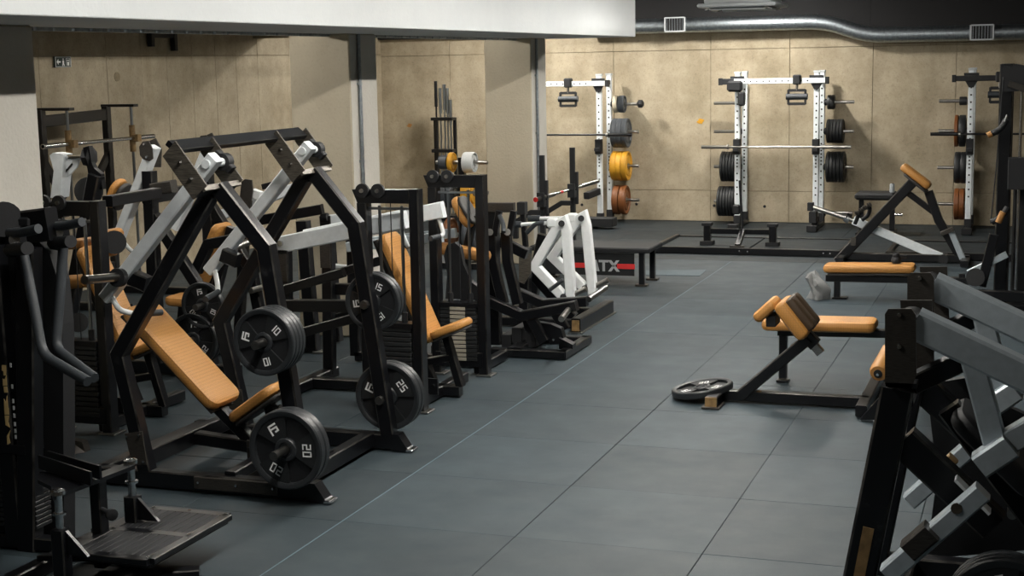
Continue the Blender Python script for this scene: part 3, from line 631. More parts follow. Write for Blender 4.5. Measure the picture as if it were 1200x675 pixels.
# arc-sector lever machine, far left
M4 = thing('leg_extension_machine', 'machine with white slotted arc lever beside the left column', 'gym machine', (-7.4, 9.6, 0))
Y4 = 9.7
part(M4, 'lever_arm', 'silver_paint', lambda b: b.prism([PY(x, y, Y4) for x, y in ((58, 182), (62, 179), (74, 181), (73, 200), (70, 232), (59, 232), (63, 200))], (0, .12, 0)))
part(M4, 'sector_plate', 'silver_paint', lambda b: b.prism([PY(x, y, Y4+.05) for x, y in ((72, 205), (80, 198), (86, 187), (94, 186), (90, 196), (83, 204), (72, 211))], (0, .015, 0)))
part(M4, 'sector_slot', 'black_matte', lambda b: b.prism([PY(x, y, Y4+.045) for x, y in ((75, 201), (79, 197), (84, 191), (85, 193), (80, 199), (76, 203))], (0, .012, 0)))
part(M4, 'shaft', 'chrome', lambda b: b.cyl(PY(72, 185, Y4+.05), PY(102, 184, Y4+.05), .022))
part(M4, 'hub', 'black_matte', lambda b: b.lathe(PY(101, 184, Y4+.05), (1, 0, 0), [(.05, -.02), (.075, 0), (.05, .03), (.08, .05), (.04, .07)], n=7))
part(M4, 'selector_wing', 'black_steel', lambda b: b.prism([PY(x, y, Y4) for x, y in ((97, 173), (104, 171), (107, 190), (110, 197), (118, 204), (120, 222), (107, 222), (102, 196))], (0, .05, 0)))
part(M4, 'weight_disc', 'rubber', lambda b: b.cyl(PY(104, 224, Y4+.2), PY(104, 224, Y4+.26), .11, n=24))
part(M4, 'post', 'black_steel', lambda b: b.bar(PY(113, 205, Y4), V(-7.25, Y4, .02), .1, .1, up=(0, 1, 0)))
part(M4, 'carriage', 'black_steel', lambda b: b.bar(PY(54, 247, Y4-.2), PY(77, 245, Y4-.2), .08, .12))
part(M4, 'carriage_post', 'black_steel', lambda b: b.bar(PY(64, 252, Y4-.2), V(-7.7, Y4-.2, .02), .09, .09, up=(0, 1, 0)))
part(M4, 'base', 'black_steel', lambda b: b.bar((-7.95, Y4+.05, .05), (-7.2, Y4+.05, .05), .4, .08))
# ================================================================ smith machine on the left wall
SM = thing('smith_machine', 'black smith machine frame with barbell on guide rods against the left wall', 'gym machine', (-9.6, 13.7, 0))
for y in (13.1, 14.26):
    part(SM, 'upright', 'black_steel', lambda b: b.bar((-9.75, y, .02), (-9.75, y, 2.07), .08, .08, up=(0, 1, 0)))
    part(SM, 'guide_rod', 'rod', lambda b: b.cyl((-9.45, y+.03, .06), (-9.45, y+.03, 2.06), .016))
    part(SM, 'top_arm', 'black_steel', lambda b: b.bar((-9.8, y+.02, 2.075), (-9.38, y+.02, 2.075), .09, .03))
    part(SM, 'foot', 'black_steel', lambda b: b.bar((-9.9, y, .04), (-8.8, y, .04), .08, .08))
    part(SM, 'slider', 'bare_wood', lambda b: (b.cyl((-9.45, y+.03, 1.57), (-9.45, y+.03, 1.86), .034), b.bar((-9.45, y+.03, 1.72), (-9.36, y+.03, 1.72), .07, .08)))
    part(SM, 'brace', 'black_steel', lambda b: b.bar((-9.75, y, 1.55), (-9.75, y+(-.42 if y > 13.5 else .3), 1.12), .05, .08))
    part(SM, 'safety_slider', 'bare_wood', lambda b: b.cyl((-9.45, y+.03, 1.0), (-9.45, y+.03, 1.12), .03))
part(SM, 'top_beam', 'black_steel', lambda b: b.bar((-9.75, 13.1, 1.95), (-9.75, 14.26, 1.98), .06, .12))
part(SM, 'mid_beam', 'black_steel', lambda b: b.bar((-9.75, 13.1, .3), (-9.75, 14.26, .3), .06, .1))
part(SM, 'barbell', 'chrome', lambda b: (b.cyl((-9.42, 12.66, 1.72), (-9.42, 14.66, 1.72), .02), b.cyl((-9.42, 14.36, 1.72), (-9.42, 14.66, 1.72), .026), b.cyl((-9.42, 12.66, 1.72), (-9.42, 13.0, 1.72), .026)))
part(SM, 'safety_bar', 'black_steel', lambda b: b.bar((-9.5, 13.1, 1.05), (-9.5, 14.26, 1.05), .04, .06))

# background lever machine between the press and the middle column
M5 = thing('lever_row_machine', 'lever machine with white arms in front of the middle concrete column', 'gym machine', (-6.0, 11.9, 0))
for Y, dz in ((11.55, 0), (12.0, 0)):
    part(M5, 'post', 'black_steel', lambda b: b.bar((-5.93, Y, .02), (-5.98, Y, 1.15), .11, .09, up=(0, 1, 0)))
part(M5, 'foot_tab', 'steel', lambda b: b.box((-5.86, 11.55, .012), .1, .12, .02))
part(M5, 'base_beam', 'black_steel', lambda b: b.bar((-7.0, 11.55, .06), (-5.9, 11.55, .06), .08, .1))
part(M5, 'head_plate', 'dark_plate', lambda b: b.prism([PY(x, y, 11.6) for x, y in ((283, 213), (287, 210), (295, 211), (296, 222), (292, 252), (284, 252), (281, 230))], (0, .015, 0)))
part(M5, 'head_post', 'black_steel', lambda b: b.bar(PY(289, 235, 11.7), V(-6.75, 11.7, .05), .08, .08, up=(0, 1, 0)))
part(M5, 'yoke', 'white_paint', lambda b: b.bar(PY(296, 226, 11.65), PY(306, 230, 11.65), .07, .08))
part(M5, 'lever_arm', 'silver_paint', lambda b: b.bar(PY(232, 262, 11.8), PY(343, 245, 11.8) if False else PY(352, 218, 11.8), .06, .09))
part(M5, 'top_beam', 'black_steel', lambda b: b.bar(PY(305, 258, 11.9), PY(378, 245, 11.9), .06, .09))
part(M5, 'second_arm', 'silver_paint', lambda b: b.bar(PY(380, 259, 12.0), PY(425, 254, 12.0), .07, .1))
part(M5, 'second_arm_cap', 'black_matte', lambda b: b.cyl(PY(377, 254, 11.95), PY(384, 254, 11.95), .035))
part(M5, 'low_arm', 'white_paint', lambda b: b.bar(PY(390, 314, 11.5), PY(430, 318, 11.5), .06, .07))
part(M5, 'low_arm_cap', 'black_matte', lambda b: b.cyl(PY(386, 313, 11.45), PY(391, 313, 11.45), .035))
part(M5, 'crank_bar', 'black_steel', lambda b: b.bar(PY(320, 216, 11.9), PY(308, 219, 11.9), .04, .05))
part(M5, 'seat_block', 'grey_paint', lambda b: b.bar(PY(320, 310, 11.9), PY(336, 306, 11.9), .1, .1))

# ================================================================ plate-loaded low row (black levers)
M6 = thing('lunge_lever_machine', 'low black plate-loaded lever machine with upright grips on a flat base', 'gym machine', (-4.2, 12.1, 0))
for Y in (11.78, 12.45): part(M6, 'base_rail', 'black_steel', lambda b: b.bar((-4.9, Y, .04), (-3.7, Y, .04), .09, .07))
part(M6, 'front_rail', 'black_steel', lambda b: b.bar((-3.73, 11.74, .04), (-3.73, 12.5, .04), .08, .07))
part(M6, 'rear_rail', 'black_steel', lambda b: b.bar((-4.86, 11.74, .04), (-4.86, 12.5, .04), .08, .07))
part(M6, 'mid_rail', 'black_steel', lambda b: b.bar((-4.15, 11.74, .06), (-4.15, 12.5, .06), .12, .06))
for Y, pts, peg in ((11.9, ((560, 347), (612, 370), (676, 358)), (-1, (667, 362))), (12.5, ((600, 340), (637, 356), (688, 353)), (1, (690, 351)))):
    P_ = [PY(x, y, Y) for x, y in pts]
    lv = part(M6, 'lever_arm', 'black_steel', lambda b: b.path(P_, .085, .09))
    e = PY(*peg[1], Y)
    part(lv, 'weight_peg', 'steel', lambda b: b.cyl(e, e+V(.05, peg[0]*.38, .05 if peg[0] > 0 else -.02), .026, n=16))
    part(lv, 'grip', 'grip', lambda b: b.cyl(PY(644, 340, Y), PY(660, 328, Y), .017))
    part(lv, 'pivot_link', 'black_steel', lambda b: b.bar(P_[1]+V(.08, 0, -.02), V(-3.93, Y, .12), .09, .06, up=(0, 1, 0)))
for dx, Y in ((0, 11.95), (17, 11.95)):
    q = [PY(577+dx, 352, Y+.05), PY(574+dx+1, 300, Y+.05), PY(577+dx+2, 240, Y+.05)]
    up_ = part(M6, 'upright', 'black_steel', lambda b: b.path([PY(590+dx, 356, Y), PY(578+dx, 306, Y), PY(576+dx, 272, Y)], .085, .07))
    part(up_, 'upright_post', 'black_steel', lambda b: b.bar(PY(580+dx, 276, Y-.06), PY(585+dx, 247, Y-.06), .05, .05, up=(0, 1, 0)))
    part(up_, 'grip', 'grip', lambda b: b.pipe([PY(600+dx, 273, Y), PY(605+dx, 268, Y), PY(611+dx, 262, Y), PY(620+dx, 261, Y)] if dx else [PY(585, 252, Y-.06), PY(590, 262, Y-.15), PY(590, 272, Y-.2)], .02))
    part(up_, 'joint_bolt', 'steel', lambda b: b.cyl(PY(574+dx*1.2, 272, Y-.1), PY(574+dx*1.2, 272, Y-.05), .03, n=10))
part(M6, 'head_rail', 'dark_plate', lambda b: b.bar(PY(568, 243, 12.0), PY(603, 243, 12.0), .06, .08))
part(M6, 'back_column', 'black_steel', lambda b: b.bar(PY(577, 242, 12.05), V(-4.42, 12.05, .05), .1, .08, up=(0, 1, 0)))
part(M6, 'diagonal_beam', 'black_steel', lambda b: b.bar(PY(583, 281, 12.2), PY(618, 298, 12.2), .07, .09))
for x, y in ((600, 398), (612, 390), (628, 394)): part(M6, 'pivot_block', 'black_matte', lambda b: b.box(PY(x, y, 12.1), .09, .3, .14))
part(M6, 'knuckle', 'black_steel', lambda b: b.prism([PY(x, y, 11.95) for x, y in ((612, 375), (645, 380), (657, 385), (662, 402), (645, 404), (628, 392), (615, 388))], (0, .08, 0)))
bolts(M6, [PY(633, 385, 11.94), PY(632, 391, 11.94), PY(649, 398, 11.94), PY(604, 404, 11.9)], (0, -1, 0), .014)
part(M6, 'toe_plate', 'black_steel', lambda b: b.prism([PY(x, y, 11.9) for x, y in ((655, 396), (671, 404), (671, 409), (655, 409))], (0, .1, 0)))
# white triangular lever machine behind it
M7 = thing('chest_press_machine', 'lever machine with white triangular arms beside the low box', 'gym machine', (-4.2, 13.5, 0))
for k, (Y, ap, lf, bt_, hb, ha) in enumerate(((13.2, (660, 262), (627, 312), (667, 352), (648, 261), (611, 263)), (13.8, (683, 256), (648, 301), (692, 342), (671, 255), (633, 256)))):
    part(M7, 'lever_arm', 'white_paint', lambda b: b.path([PY(*q, Y) for q in ((ap[0]-4, ap[1]), lf, (bt_[0]-8, bt_[1]-6))], .088, .09))
    part(M7, 'lever_strut', 'white_paint', lambda b: b.path([PY(*q, Y) for q in ((ap[0]-8, ap[1]+2), (ap[0]+1, ap[1]-3), (ap[0]+4, ap[1]+8), (bt_[0]+3, bt_[1]+2))], .085, .095))
    part(M7, 'pivot_block', 'white_paint', lambda b: b.box(PY(hb[0], hb[1], Y), .1, .1, .085, c_=.015))
    part(M7, 'handle_bar', 'white_paint', lambda b: b.cyl(PY(hb[0], hb[1], Y), PY(ha[0], ha[1], Y), .018))
    part(M7, 'handle_grip', 'grip', lambda b: b.cyl(PY(ha[0], ha[1], Y), PY(ha[0]-14, ha[1], Y), .03))
    part(M7, 'pivot_pin', 'black_matte', lambda b: b.cyl(PY(hb[0]+10, hb[1]+1, Y-.08), PY(hb[0]+10, hb[1]+1, Y), .03))
    part(M7, 'weight_peg', 'steel', lambda b: b.cyl(PY(bt_[0], bt_[1]-4, Y), PY(bt_[0]+20+k, bt_[1]-14, Y), .026, n=16))
    part(M7, 'stop_pin', 'black_matte', lambda b: b.cyl(PY(bt_[0]-7, bt_[1]-4, Y-.12), PY(bt_[0]-7, bt_[1]-4, Y-.03), .03))
part(M7, 'shield_plate', 'scratched', lambda b: b.prism([PY(x, y, 13.0) for x, y in ((608, 302), (609, 298), (622, 297), (622, 320), (614, 333), (608, 330))], (0, .015, 0)))
part(M7, 'column', 'black_steel', lambda b: b.bar(PY(638, 275, 13.9), V(-4.75, 13.9, .02), .12, .1, up=(0, 1, 0)))
part(M7, 'rear_post', 'black_steel', lambda b: b.bar(PY(616, 290, 13.2), V(-4.55, 13.2, .02), .1, .1, up=(0, 1, 0)))
part(M7, 'incline_beam', 'black_steel', lambda b: b.bar(PY(622, 318, 13.4), PY(672, 372, 13.4), .1, .1, up=(0, 1, 0)))
part(M7, 'spring_post', 'black_steel', lambda b: b.bar(PY(612, 242, 13.6), PY(617, 300, 13.6), .05, .05, up=(0, 1, 0)))
part(M7, 'spring_head', 'black_matte', lambda b: b.box(PY(612, 244, 13.6), .08, .1, .12))
fr = part(M7, 'front_channel', 'black_steel', lambda b: b.bar((-3.98, 12.98, .07), (-3.98, 14.1, .07), .09, .13))
part(fr, 'end_cap', 'bare_wood', lambda b: b.box((-3.98, 12.97, .07), .07, .012, .1))
part(fr, 'floor_plate', 'steel', lambda b: b.box((-3.98, 13.54, .006), .13, 1.2, .01, c_=.002))
part(M7, 'side_rail', 'black_steel', lambda b: (b.bar((-4.9, 13.2, .05), (-4.0, 13.2, .05), .08, .08)))
part(M7, 'side_rail', 'black_steel', lambda b: (b.bar((-4.9, 13.85, .05), (-4.0, 13.85, .05), .08, .08)))
# ================================================================ power racks on the back wall
YF_, YR_ = 21.75, 22.3
def hole_row(up, x, y, z0, z1, step=.1):
    def f(b):
        k = 0; z = z0
        while z < z1: b.box((x, y-.0385, z), .022, .004, .022, c_=.001); z += step; k += 1
    o = part(up, 'hole_row', 'black_matte', f); o['kind'] = 'stuff'
def rack_tower(t, x, s, dark=False):
    """front and rear upright, joined by feet and a head bracket; pegs point to side s"""
    for y in (YF_, YR_):
        u = part(t, 'upright', 'silver_paint', lambda b: b.bar((x, y, .06), (x, y, 2.24), .078, .075, up=(0, 1, 0)))
        hole_row(u, x, y, .5, 2.05, .1)
        hole_row(u, x, y, .95, 1.2, .05)
        part(u, 'cap', 'ac_white', lambda b: b.box((x, y, 2.25), .09, .09, .03))
        part(u, 'foot_sleeve', 'black_matte', lambda b: b.box((x, y, .12), .1, .1, .14))
    part(t, 'foot', 'black_steel', lambda b: b.bar((x, YF_-.35, .04), (x, YR_+.1, .04), .09, .07))
    part(t, 'foot_tip', 'black_matte', lambda b: b.box((x, YF_-.35, .05), .14, .1, .09))
    part(t, 'head_gusset', 'black_matte', lambda b: (b.prism([(x-.1, YF_-.06, 2.2), (x+.1, YF_-.06, 2.2), (x+.1, YF_-.06, 2.12), (x+.03, YF_-.06, 2.0), (x-.03, YF_-.06, 2.0), (x-.1, YF_-.06, 2.12)], (0, .02, 0))))
    part(t, 'side_tube', 'black_steel', lambda b: b.bar((x, YF_, 2.13), (x, YR_, 2.13), .06, .07))
    part(t, 'bar_hook', 'black_matte', lambda b: (b.box((x, YF_-.05, 1.19), .095, .12, .22), b.box((x, YF_-.13, 1.15), .08, .08, .05)))
PEG_Z = (1.80, 1.38, .86, .34)
def pegs(t, x, s, zs):
    for z in zs: part(t, 'storage_peg', 'steel', lambda b: b.cyl((x+s*.03, YR_, z), (x+s*.46, YR_, z), .024, n=12))
    for z in zs: part(t, 'peg_flange', 'black_matte', lambda b: b.cyl((x+s*.03, YR_, z), (x+s*.07, YR_, z), .05, n=12))
def cross_beam(t, x0, x1, m='silver_paint'):
    bm2 = part(t, 'pull_up_beam', m, lambda b: b.bar((x0, YF_-.06, 2.125), (x1, YF_-.06, 2.125), .06, .075))
    for x in (x0, x1): part(bm2, 'beam_end', 'black_matte', lambda b: b.box((x, YF_-.06, 2.125), .05, .085, .1))
    o = part(bm2, 'beam_holes', 'black_matte', lambda b: [b.box((x0+.35+k*.09, YF_-.092, 2.125), .02, .004, .02, c_=.001) for k in range(int((x1-x0-.5)/.09))]); o['kind'] = 'stuff'
def hang_grip(t, x):
    g_ = part(t, 'hanging_carriage', 'black_matte', lambda b: b.box((x, YF_-.07, 2.14), .11, .13, .14, c_=.015))
    part(g_, 'swivel', 'steel', lambda b: b.cyl((x, YF_-.08, 2.08), (x, YF_-.08, 1.99), .018))
    part(g_, 'grip_frame', 'black_matte', lambda b: (b.bar((x-.12, YF_-.08, 1.99), (x+.12, YF_-.08, 1.99), .03, .04), b.bar((x-.12, YF_-.08, 1.80), (x+.12, YF_-.08, 1.80), .03, .04), b.bar((x-.12, YF_-.08, 2.0), (x-.12, YF_-.08, 1.79), .03, .04), b.bar((x+.12, YF_-.08, 2.0), (x+.12, YF_-.08, 1.79), .03, .04)))
    part(g_, 'grip_roller', 'grip', lambda b: b.cyl((x-.15, YF_-.08, 1.9), (x+.15, YF_-.08, 1.9), .045, n=12))
    return g_
def barbell(label, x0, x1, y, z, sl=.40, m='steel'):
    t = thing('barbell', label, 'barbell', ((x0+x1)/2, y, z))
    part(t, 'shaft', m, lambda b: b.cyl((x0+sl, y, z), (x1-sl, y, z), .015, n=12))
    for a, c in ((x0, x0+sl), (x1, x1-sl)):
        sl_ = part(t, 'sleeve', m, lambda b: b.cyl((a, y, z), (c, y, z), .025, n=14))
        part(sl_, 'collar', 'steel', lambda b: b.cyl((c, y, z), (c+(.03 if c < a else -.03), y, z), .038, n=14))
    return t
def plate_run(x, s, z, n, R, T, m, what, start=.08, names=None):
    """n plates side by side on a storage peg at height z"""
    order = ['innermost', 'second', 'third', 'fourth', 'fifth', 'sixth', 'seventh', 'eighth']
    for k in range(n):
        which = 'only plate' if n == 1 else 'outermost plate' if k == n-1 else order[k]+' plate'
        bumper((x+s*(start+T/2+k*(T+.002)), YR_, z), R, T, m, '%s %s' % (which, what), what if n > 2 else None)

rackM = thing('power_rack', 'silver power rack in the middle of the back wall with two plate-laden posts', 'rack', (-3.62, 22, 0))
rack_tower(rackM, -4.18, -1); rack_tower(rackM, -3.05, 1)
pegs(rackM, -4.18, -1, PEG_Z); pegs(rackM, -3.05, 1, (1.80, 1.38, .86, .19))
cross_beam(rackM, -4.42, -2.90); hang_grip(rackM, -3.32)
part(rackM, 'head_roller', 'black_matte', lambda b: (b.box((-4.2, YF_-.13, 2.06), .22, .12, .16, c_=.03)))
part(rackM, 'head_hook', 'black_matte', lambda b: (b.box((-4.1, YF_-.13, 1.88), .1, .1, .2, c_=.02)))
part(rackM, 'spotter_arm', 'black_matte', lambda b: b.bar((-3.06, YF_-.06, .2), (-3.06, YF_-.25, .2), .1, .16))
part(rackM, 'beam_sleeve', 'black_matte', lambda b: b.bar((-4.42, YF_-.06, 2.125), (-4.22, YF_-.06, 2.125), .07, .085))
barbell('steel barbell racked across the middle silver power rack', -4.68, -2.54, 21.6, 1.19)
plate_run(-4.18, -1, .86, 6, .225, .042, 'rubber', 'of the black stack, left post of middle rack, upper of two')
plate_run(-4.18, -1, .34, 7, .225, .042, 'rubber', 'of the black stack, left post of middle rack, lowest peg')
plate_run(-3.05, 1, 1.80, 2, .105, .05, 'rubber', 'on the top right peg of middle rack, small black')
plate_run(-3.05, 1, 1.38, 5, .175, .045, 'rubber', 'of the black stack, right post of middle rack, upper')
plate_run(-3.05, 1, .86, 5, .225, .05, 'rubber', 'of the black stack, right post of middle rack, lower')

rackL = thing('power_rack', 'silver power rack half hidden by the far column, coloured plates on its post', 'rack', (-6.8, 22, 0))
rack_tower(rackL, -6.26, 1); rack_tower(rackL, -7.4, -1)
pegs(rackL, -6.26, 1, (1.80, 1.38, .86, .34)); cross_beam(rackL, -7.6, -6.12); hang_grip(rackL, -6.72)
part(rackL, 'spotter_arm', 'black_matte', lambda b: b.bar((-6.28, YF_-.05, .52), (-6.36, YF_-.4, .48), .09, .1))
part(rackL, 'base_sled', 'black_matte', lambda b: b.box((-6.2, 21.35, .1), .55, .25, .13))
part(rackL, 'top_peg_knob', 'black_matte', lambda b: b.lathe((-5.82, YR_, 1.80), (1, 0, 0), [(.03, 0), (.06, .02), (.06, .08), (.03, .1)], n=8))
barbell('dark barbell racked on the rack beside the far column', -7.8, -5.72, 21.6, 1.37, m='black_steel')
bumper((-6.15, YR_, 1.80), .13, .06, 'cream_rubber', 'small cream plate on the top peg of the rack by the far column')
bumper((-6.06, YR_, 1.80), .13, .09, 'grey_rubber', 'small dark grey plate on the top peg of the rack by the far column')
for k, lb in enumerate(('inner', 'middle', 'outer')): bumper((-6.16+k*.08, YR_, 1.36), .225, .078, 'grey_rubber', '%s of three grey bumper plates above the yellow ones' % lb)
for k, lb in enumerate(('inner', 'middle', 'outer')): bumper((-6.17+k*.085, YR_, .86), .225, .08, 'yellow_rubber', '%s of three yellow bumper plates on the rack peg' % lb)
for k, lb in enumerate(('inner', 'outer')): bumper((-6.14+k*.105, YR_, .34), .225, .09, 'red_rubber', '%s of two rust red bumper plates on the lowest peg' % lb)

rackR = thing('power_rack', 'silver power rack at the dim right end of the back wall', 'rack', (-.4, 22, 0))
rack_tower(rackR, -.95, -1); rack_tower(rackR, .2, 1)
pegs(rackR, -.95, -1, (1.80, 1.38, .86, .34)); cross_beam(rackR, -1.18, .42, 'black_steel'); hang_grip(rackR, -.58)
barbell('dark barbell racked across the dim right rack', -1.47, .7, 21.6, 1.37, m='black_steel')
bumper((-1.08, YR_, 1.80), .06, .1, 'rubber', 'tiny dark plate on the top peg of the dim right rack')
bumper((-1.16, YR_, 1.38), .225, .05, 'red_rubber', 'brown plate on the upper peg of the dim right rack')
bumper((-1.08, YR_, 1.38), .225, .09, 'rubber', 'black plate inside the brown one on the dim right rack')
for k in range(2): bumper((-1.05-k*.082, YR_, .86), .225, .08, 'rubber', '%s black plate on the third peg of the dim right rack' % ('inner', 'outer')[k])
for k in range(2): bumper((-1.06-k*.072, YR_, .34), .225, .07, 'red_rubber', '%s brown plate on the lowest peg of the dim right rack' % ('inner', 'outer')[k])

# low steel platform frames on the floor
def platform(label, x0, x1, y0, y1):
    t = thing('lifting_platform', label, 'platform', ((x0+x1)/2, (y0+y1)/2, 0))
    part(t, 'front_edge', 'black_steel', lambda b: b.bar((x0, y0, .045), (x1, y0, .045), .06, .085))
    part(t, 'back_edge', 'black_steel', lambda b: b.bar((x0, y1, .03), (x1, y1, .03), .05, .05))
    for x in (x0, x1): part(t, 'side_edge', 'black_steel', lambda b: b.bar((x, y0, .045), (x, y1, .035), .06, .075))
    for i in range(2):
        for j in range(1):
            w = (x1-x0)/2
            part(t, 'mat', 'floor_dark', lambda b: b.box((x0+w*(i+.5), (y0+y1)/2, .02), w-.02, y1-y0-.05, .035, c_=.004))
    bolts(t, [((x0+x1)/2-.05, y0-.03, .05), ((x0+x1)/2+.05, y0-.03, .05), (x1-.12, y0-.03, .05), (x1-.2, y0-.03, .05)], (0, -1, 0), .014)
platform('low steel-edged lifting platform before the middle rack', -4.72, -2.32, 18.75, 20.25)
platform('low steel-edged lifting platform before the dim right rack', -1.75, .7, 18.75, 20.25)

T = thing('bar_stand', 'black H-shaped bar stand with upright handle on the middle platform', 'stand', (-3.7, 19.45, .04))
for x in (-4.13, -3.27):
    part(T, 'post', 'black_steel', lambda b: b.bar((x, 19.42, .06), (x, 19.42, .30), .09, .09, up=(0, 1, 0)))
    part(T, 'post_foot', 'black_matte', lambda b: b.box((x, 19.42, .065), .17, .16, .05))
    part(T, 'post_head', 'black_matte', lambda b: b.box((x, 19.42, .31), .13, .12, .04))
part(T, 'cross_bar', 'black_steel', lambda b: b.bar((-4.13, 19.42, .22), (-3.27, 19.42, .22), .06, .07))
part(T, 'leg', 'black_steel', lambda b: b.bar((-3.66, 19.4, .22), (-3.66, 19.05, .07), .07, .06))
part(T, 'leg_foot', 'dark_plate', lambda b: b.box((-3.66, 19.03, .06), .18, .08, .04))
part(T, 'handle', 'black_matte', lambda b: (b.cyl((-3.68, 19.5, .2), (-3.72, 19.5, .88), .016), b.box((-3.76, 19.5, .5), .1, .06, .13, c_=.02)))

# black bench and spotter stands by the far column
SQ = thing('squat_stand', 'black adjustable squat stands beside the far column', 'stand', (-5.6, 17.6, 0))
pa, pb = PY(628, 234, 16.95), PY(698, 213, 18.3)
sq = []
for f in (.12, .62):
    q = pa.lerp(pb, f); x, y, zb = q.x-.03, q.y+.055, q.z; sq.append((x, y))
    part(SQ, 'post', 'black_matte', lambda b: b.bar((x, y, .03), (x, y, zb+.5), .06, .06, up=(0, 1, 0)))
    part(SQ, 'cup', 'black_matte', lambda b: b.prism([(x-.03, y-.03, zb-.11), (x-.03, y-.13, zb-.11), (x-.03, y-.13, zb+.06), (x-.03, y-.10, zb+.06), (x-.03, y-.09, zb-.03), (x-.03, y-.03, zb-.03)], (.09, 0, 0)))
    part(SQ, 'adjuster', 'black_matte', lambda b: b.bar((x+.05, y, zb+.2), (x+.05, y, zb-.2), .04, .05, up=(0, 1, 0)))
    part(SQ, 'spotter', 'black_matte', lambda b: b.path([(x-.32, y-.08, zb-.5), (x-.32, y-.08, zb-.3), (x-.12, y-.08, zb-.18), (x, y-.08, zb-.18)], .06, .06))
    part(SQ, 'foot', 'black_matte', lambda b: b.bar((x, y-.5, .04), (x, y+.3, .04), .07, .06))
part(SQ, 'base_bar', 'black_matte', lambda b: b.bar((*sq[0], .06), (*sq[1], .06), .07, .06))
bbr = thing('barbell', 'steel barbell with red end cap lying across the squat stands', 'barbell', PY(663, 222, 17.6))
dd = (pb-pa).normalized()
part(bbr, 'sleeve', 'steel', lambda b: b.cyl(pa, pa+dd*.42, .026))
part(bbr, 'shaft', 'chrome', lambda b: b.cyl(pa+dd*.42, pb-dd*.35, .016))
part(bbr, 'sleeve', 'steel', lambda b: b.cyl(pb-dd*.35, pb+dd*.06, .026))
part(bbr, 'end_cap', 'red_mark', lambda b: b.cyl(pa-dd*.012, pa, .03))
part(bbr, 'red_ring', 'red_mark', lambda b: b.cyl(pa+dd*.55, pa+dd*.6, .018))

# box bench with printed front
BX = thing('box_bench', 'low black box bench with grey ATX lettering and red bars on its front', 'bench', (-4.5, 16.1, 0))
x0, x1, y0, y1 = -5.35, -4.05, 15.86, 16.42
part(BX, 'top', 'black_matte', lambda b: b.box(((x0+x1)/2-.0, (y0+y1)/2, .40), x1-x0+.08, y1-y0+.06, .055, c_=.012))
part(BX, 'front_panel', 'black_matte', lambda b: b.box(((x0+x1)/2-.05, y0+.02, .24), x1-x0-.18, .02, .25))
for x in (x0+.06, x1-.06):
    for y in (y0+.04, y1-.04):
        lg = part(BX, 'leg', 'black_steel', lambda b: b.bar((x, y, .02), (x, y, .38), .06, .06, up=(0, 1, 0)))
        part(lg, 'leg_foot', 'dark_plate', lambda b: b.box((x, y, .012), .13, .09, .022))
def letters(b, y, z, s):
    def poly(x, pts): b.prism([(x+px*s, y, z+pz*s) for px, pz in pts], (0, -.004, 0))
    xa = PY(690, 312, y).x
    poly(xa, [(0, 0), (.24, 0), (.33, .22), (.62, .22), (.66, .4), (.41, .4), (.58, .78), (.72, 0), (.98, 0), (.72, 1), (.42, 1)])
    xt = xa+.92*s
    poly(xt, [(0, .8), (.9, .8), (.9, 1), (0, 1)]); poly(xt, [(.34, 0), (.57, 0), (.57, .8), (.34, .8)])
    xx = xt+.86*s
    poly(xx, [(0, 0), (.28, 0), (1.02, 1), (.74, 1)]); poly(xx, [(.0, 1), (.3, 1), (1.06, 0), (.76, 0)])
zl = PY(710, 318, y0+.005).z
part(BX, 'lettering', 'print_grey', lambda b: letters(b, y0+.008, zl, .125))
for (xa, xb) in ((673, 689), (723, 744)):
    a, c = PY(xa, 313, y0+.006), PY(xb, 313, y0+.006)
    part(BX, 'red_bar', 'print_red', lambda b: b.box(((a.x+c.x)/2, y0+.007, zl+.06), c.x-a.x, .006, .055, c_=.001))
strip_ = [PZ(x, y, .002) for x, y in ((757, 317), (828, 316.5), (820, 323.5), (757, 322.5))]
tag(MB().prism(strip_, (0, 0, .004)).build('floor_strip', 'floor_worn'), 'pale worn rubber strip on the floor beside the box bench', 'mat')

# plate tree and barbell holder in the bay
PT = thing('plate_tree', 'plate storage tree behind the weight-stack towers', 'rack', (-6.55, 16.8, 0))
part(PT, 'post', 'black_steel', lambda b: b.bar((-6.55, 16.8, .02), (-6.55, 16.8, 1.35), .08, .08, up=(0, 1, 0)))
part(PT, 'base', 'black_steel', lambda b: (b.bar((-6.9, 16.8, .04), (-6.2, 16.8, .04), .08, .07)))
part(PT, 'base', 'black_steel', lambda b: (b.bar((-6.55, 16.45, .04), (-6.55, 17.15, .04), .08, .07)))
for z in (1.29, .93, .42): part(PT, 'peg', 'steel', lambda b: b.cyl((-6.88, 16.8, z), (-6.22, 16.8, z), .024))
for x, R, T_, m, z, lb in ((-6.78, .085, .1, 'grey_rubber', 1.29, 'small grey plate on the top peg of the plate tree'), (-6.68, .12, .05, 'yellow_rubber', 1.29, 'small yellow plate on the top peg of the plate tree'), (-6.45, .125, .13, 'white_rubber', 1.29, 'white plate on the top peg of the plate tree'),
        (-6.74, .19, .06, 'grey_rubber', .93, 'left grey plate on the middle peg of the plate tree'), (-6.67, .19, .06, 'grey_rubber', .93, 'right grey plate on the middle peg of the plate tree'), (-6.45, .2, .12, 'yellow_rubber', .93, 'yellow plate on the middle peg of the plate tree'),
        (-6.72, .2, .07, 'red_rubber', .42, 'red plate on the low peg of the plate tree'), (-6.46, .225, .08, 'grey_rubber', .42, 'inner blue-grey plate on the low peg of the plate tree'), (-6.37, .225, .08, 'grey_rubber', .42, 'outer blue-grey plate on the low peg of the plate tree')):
    bumper((x, 16.8, z), R, T_, m, lb)
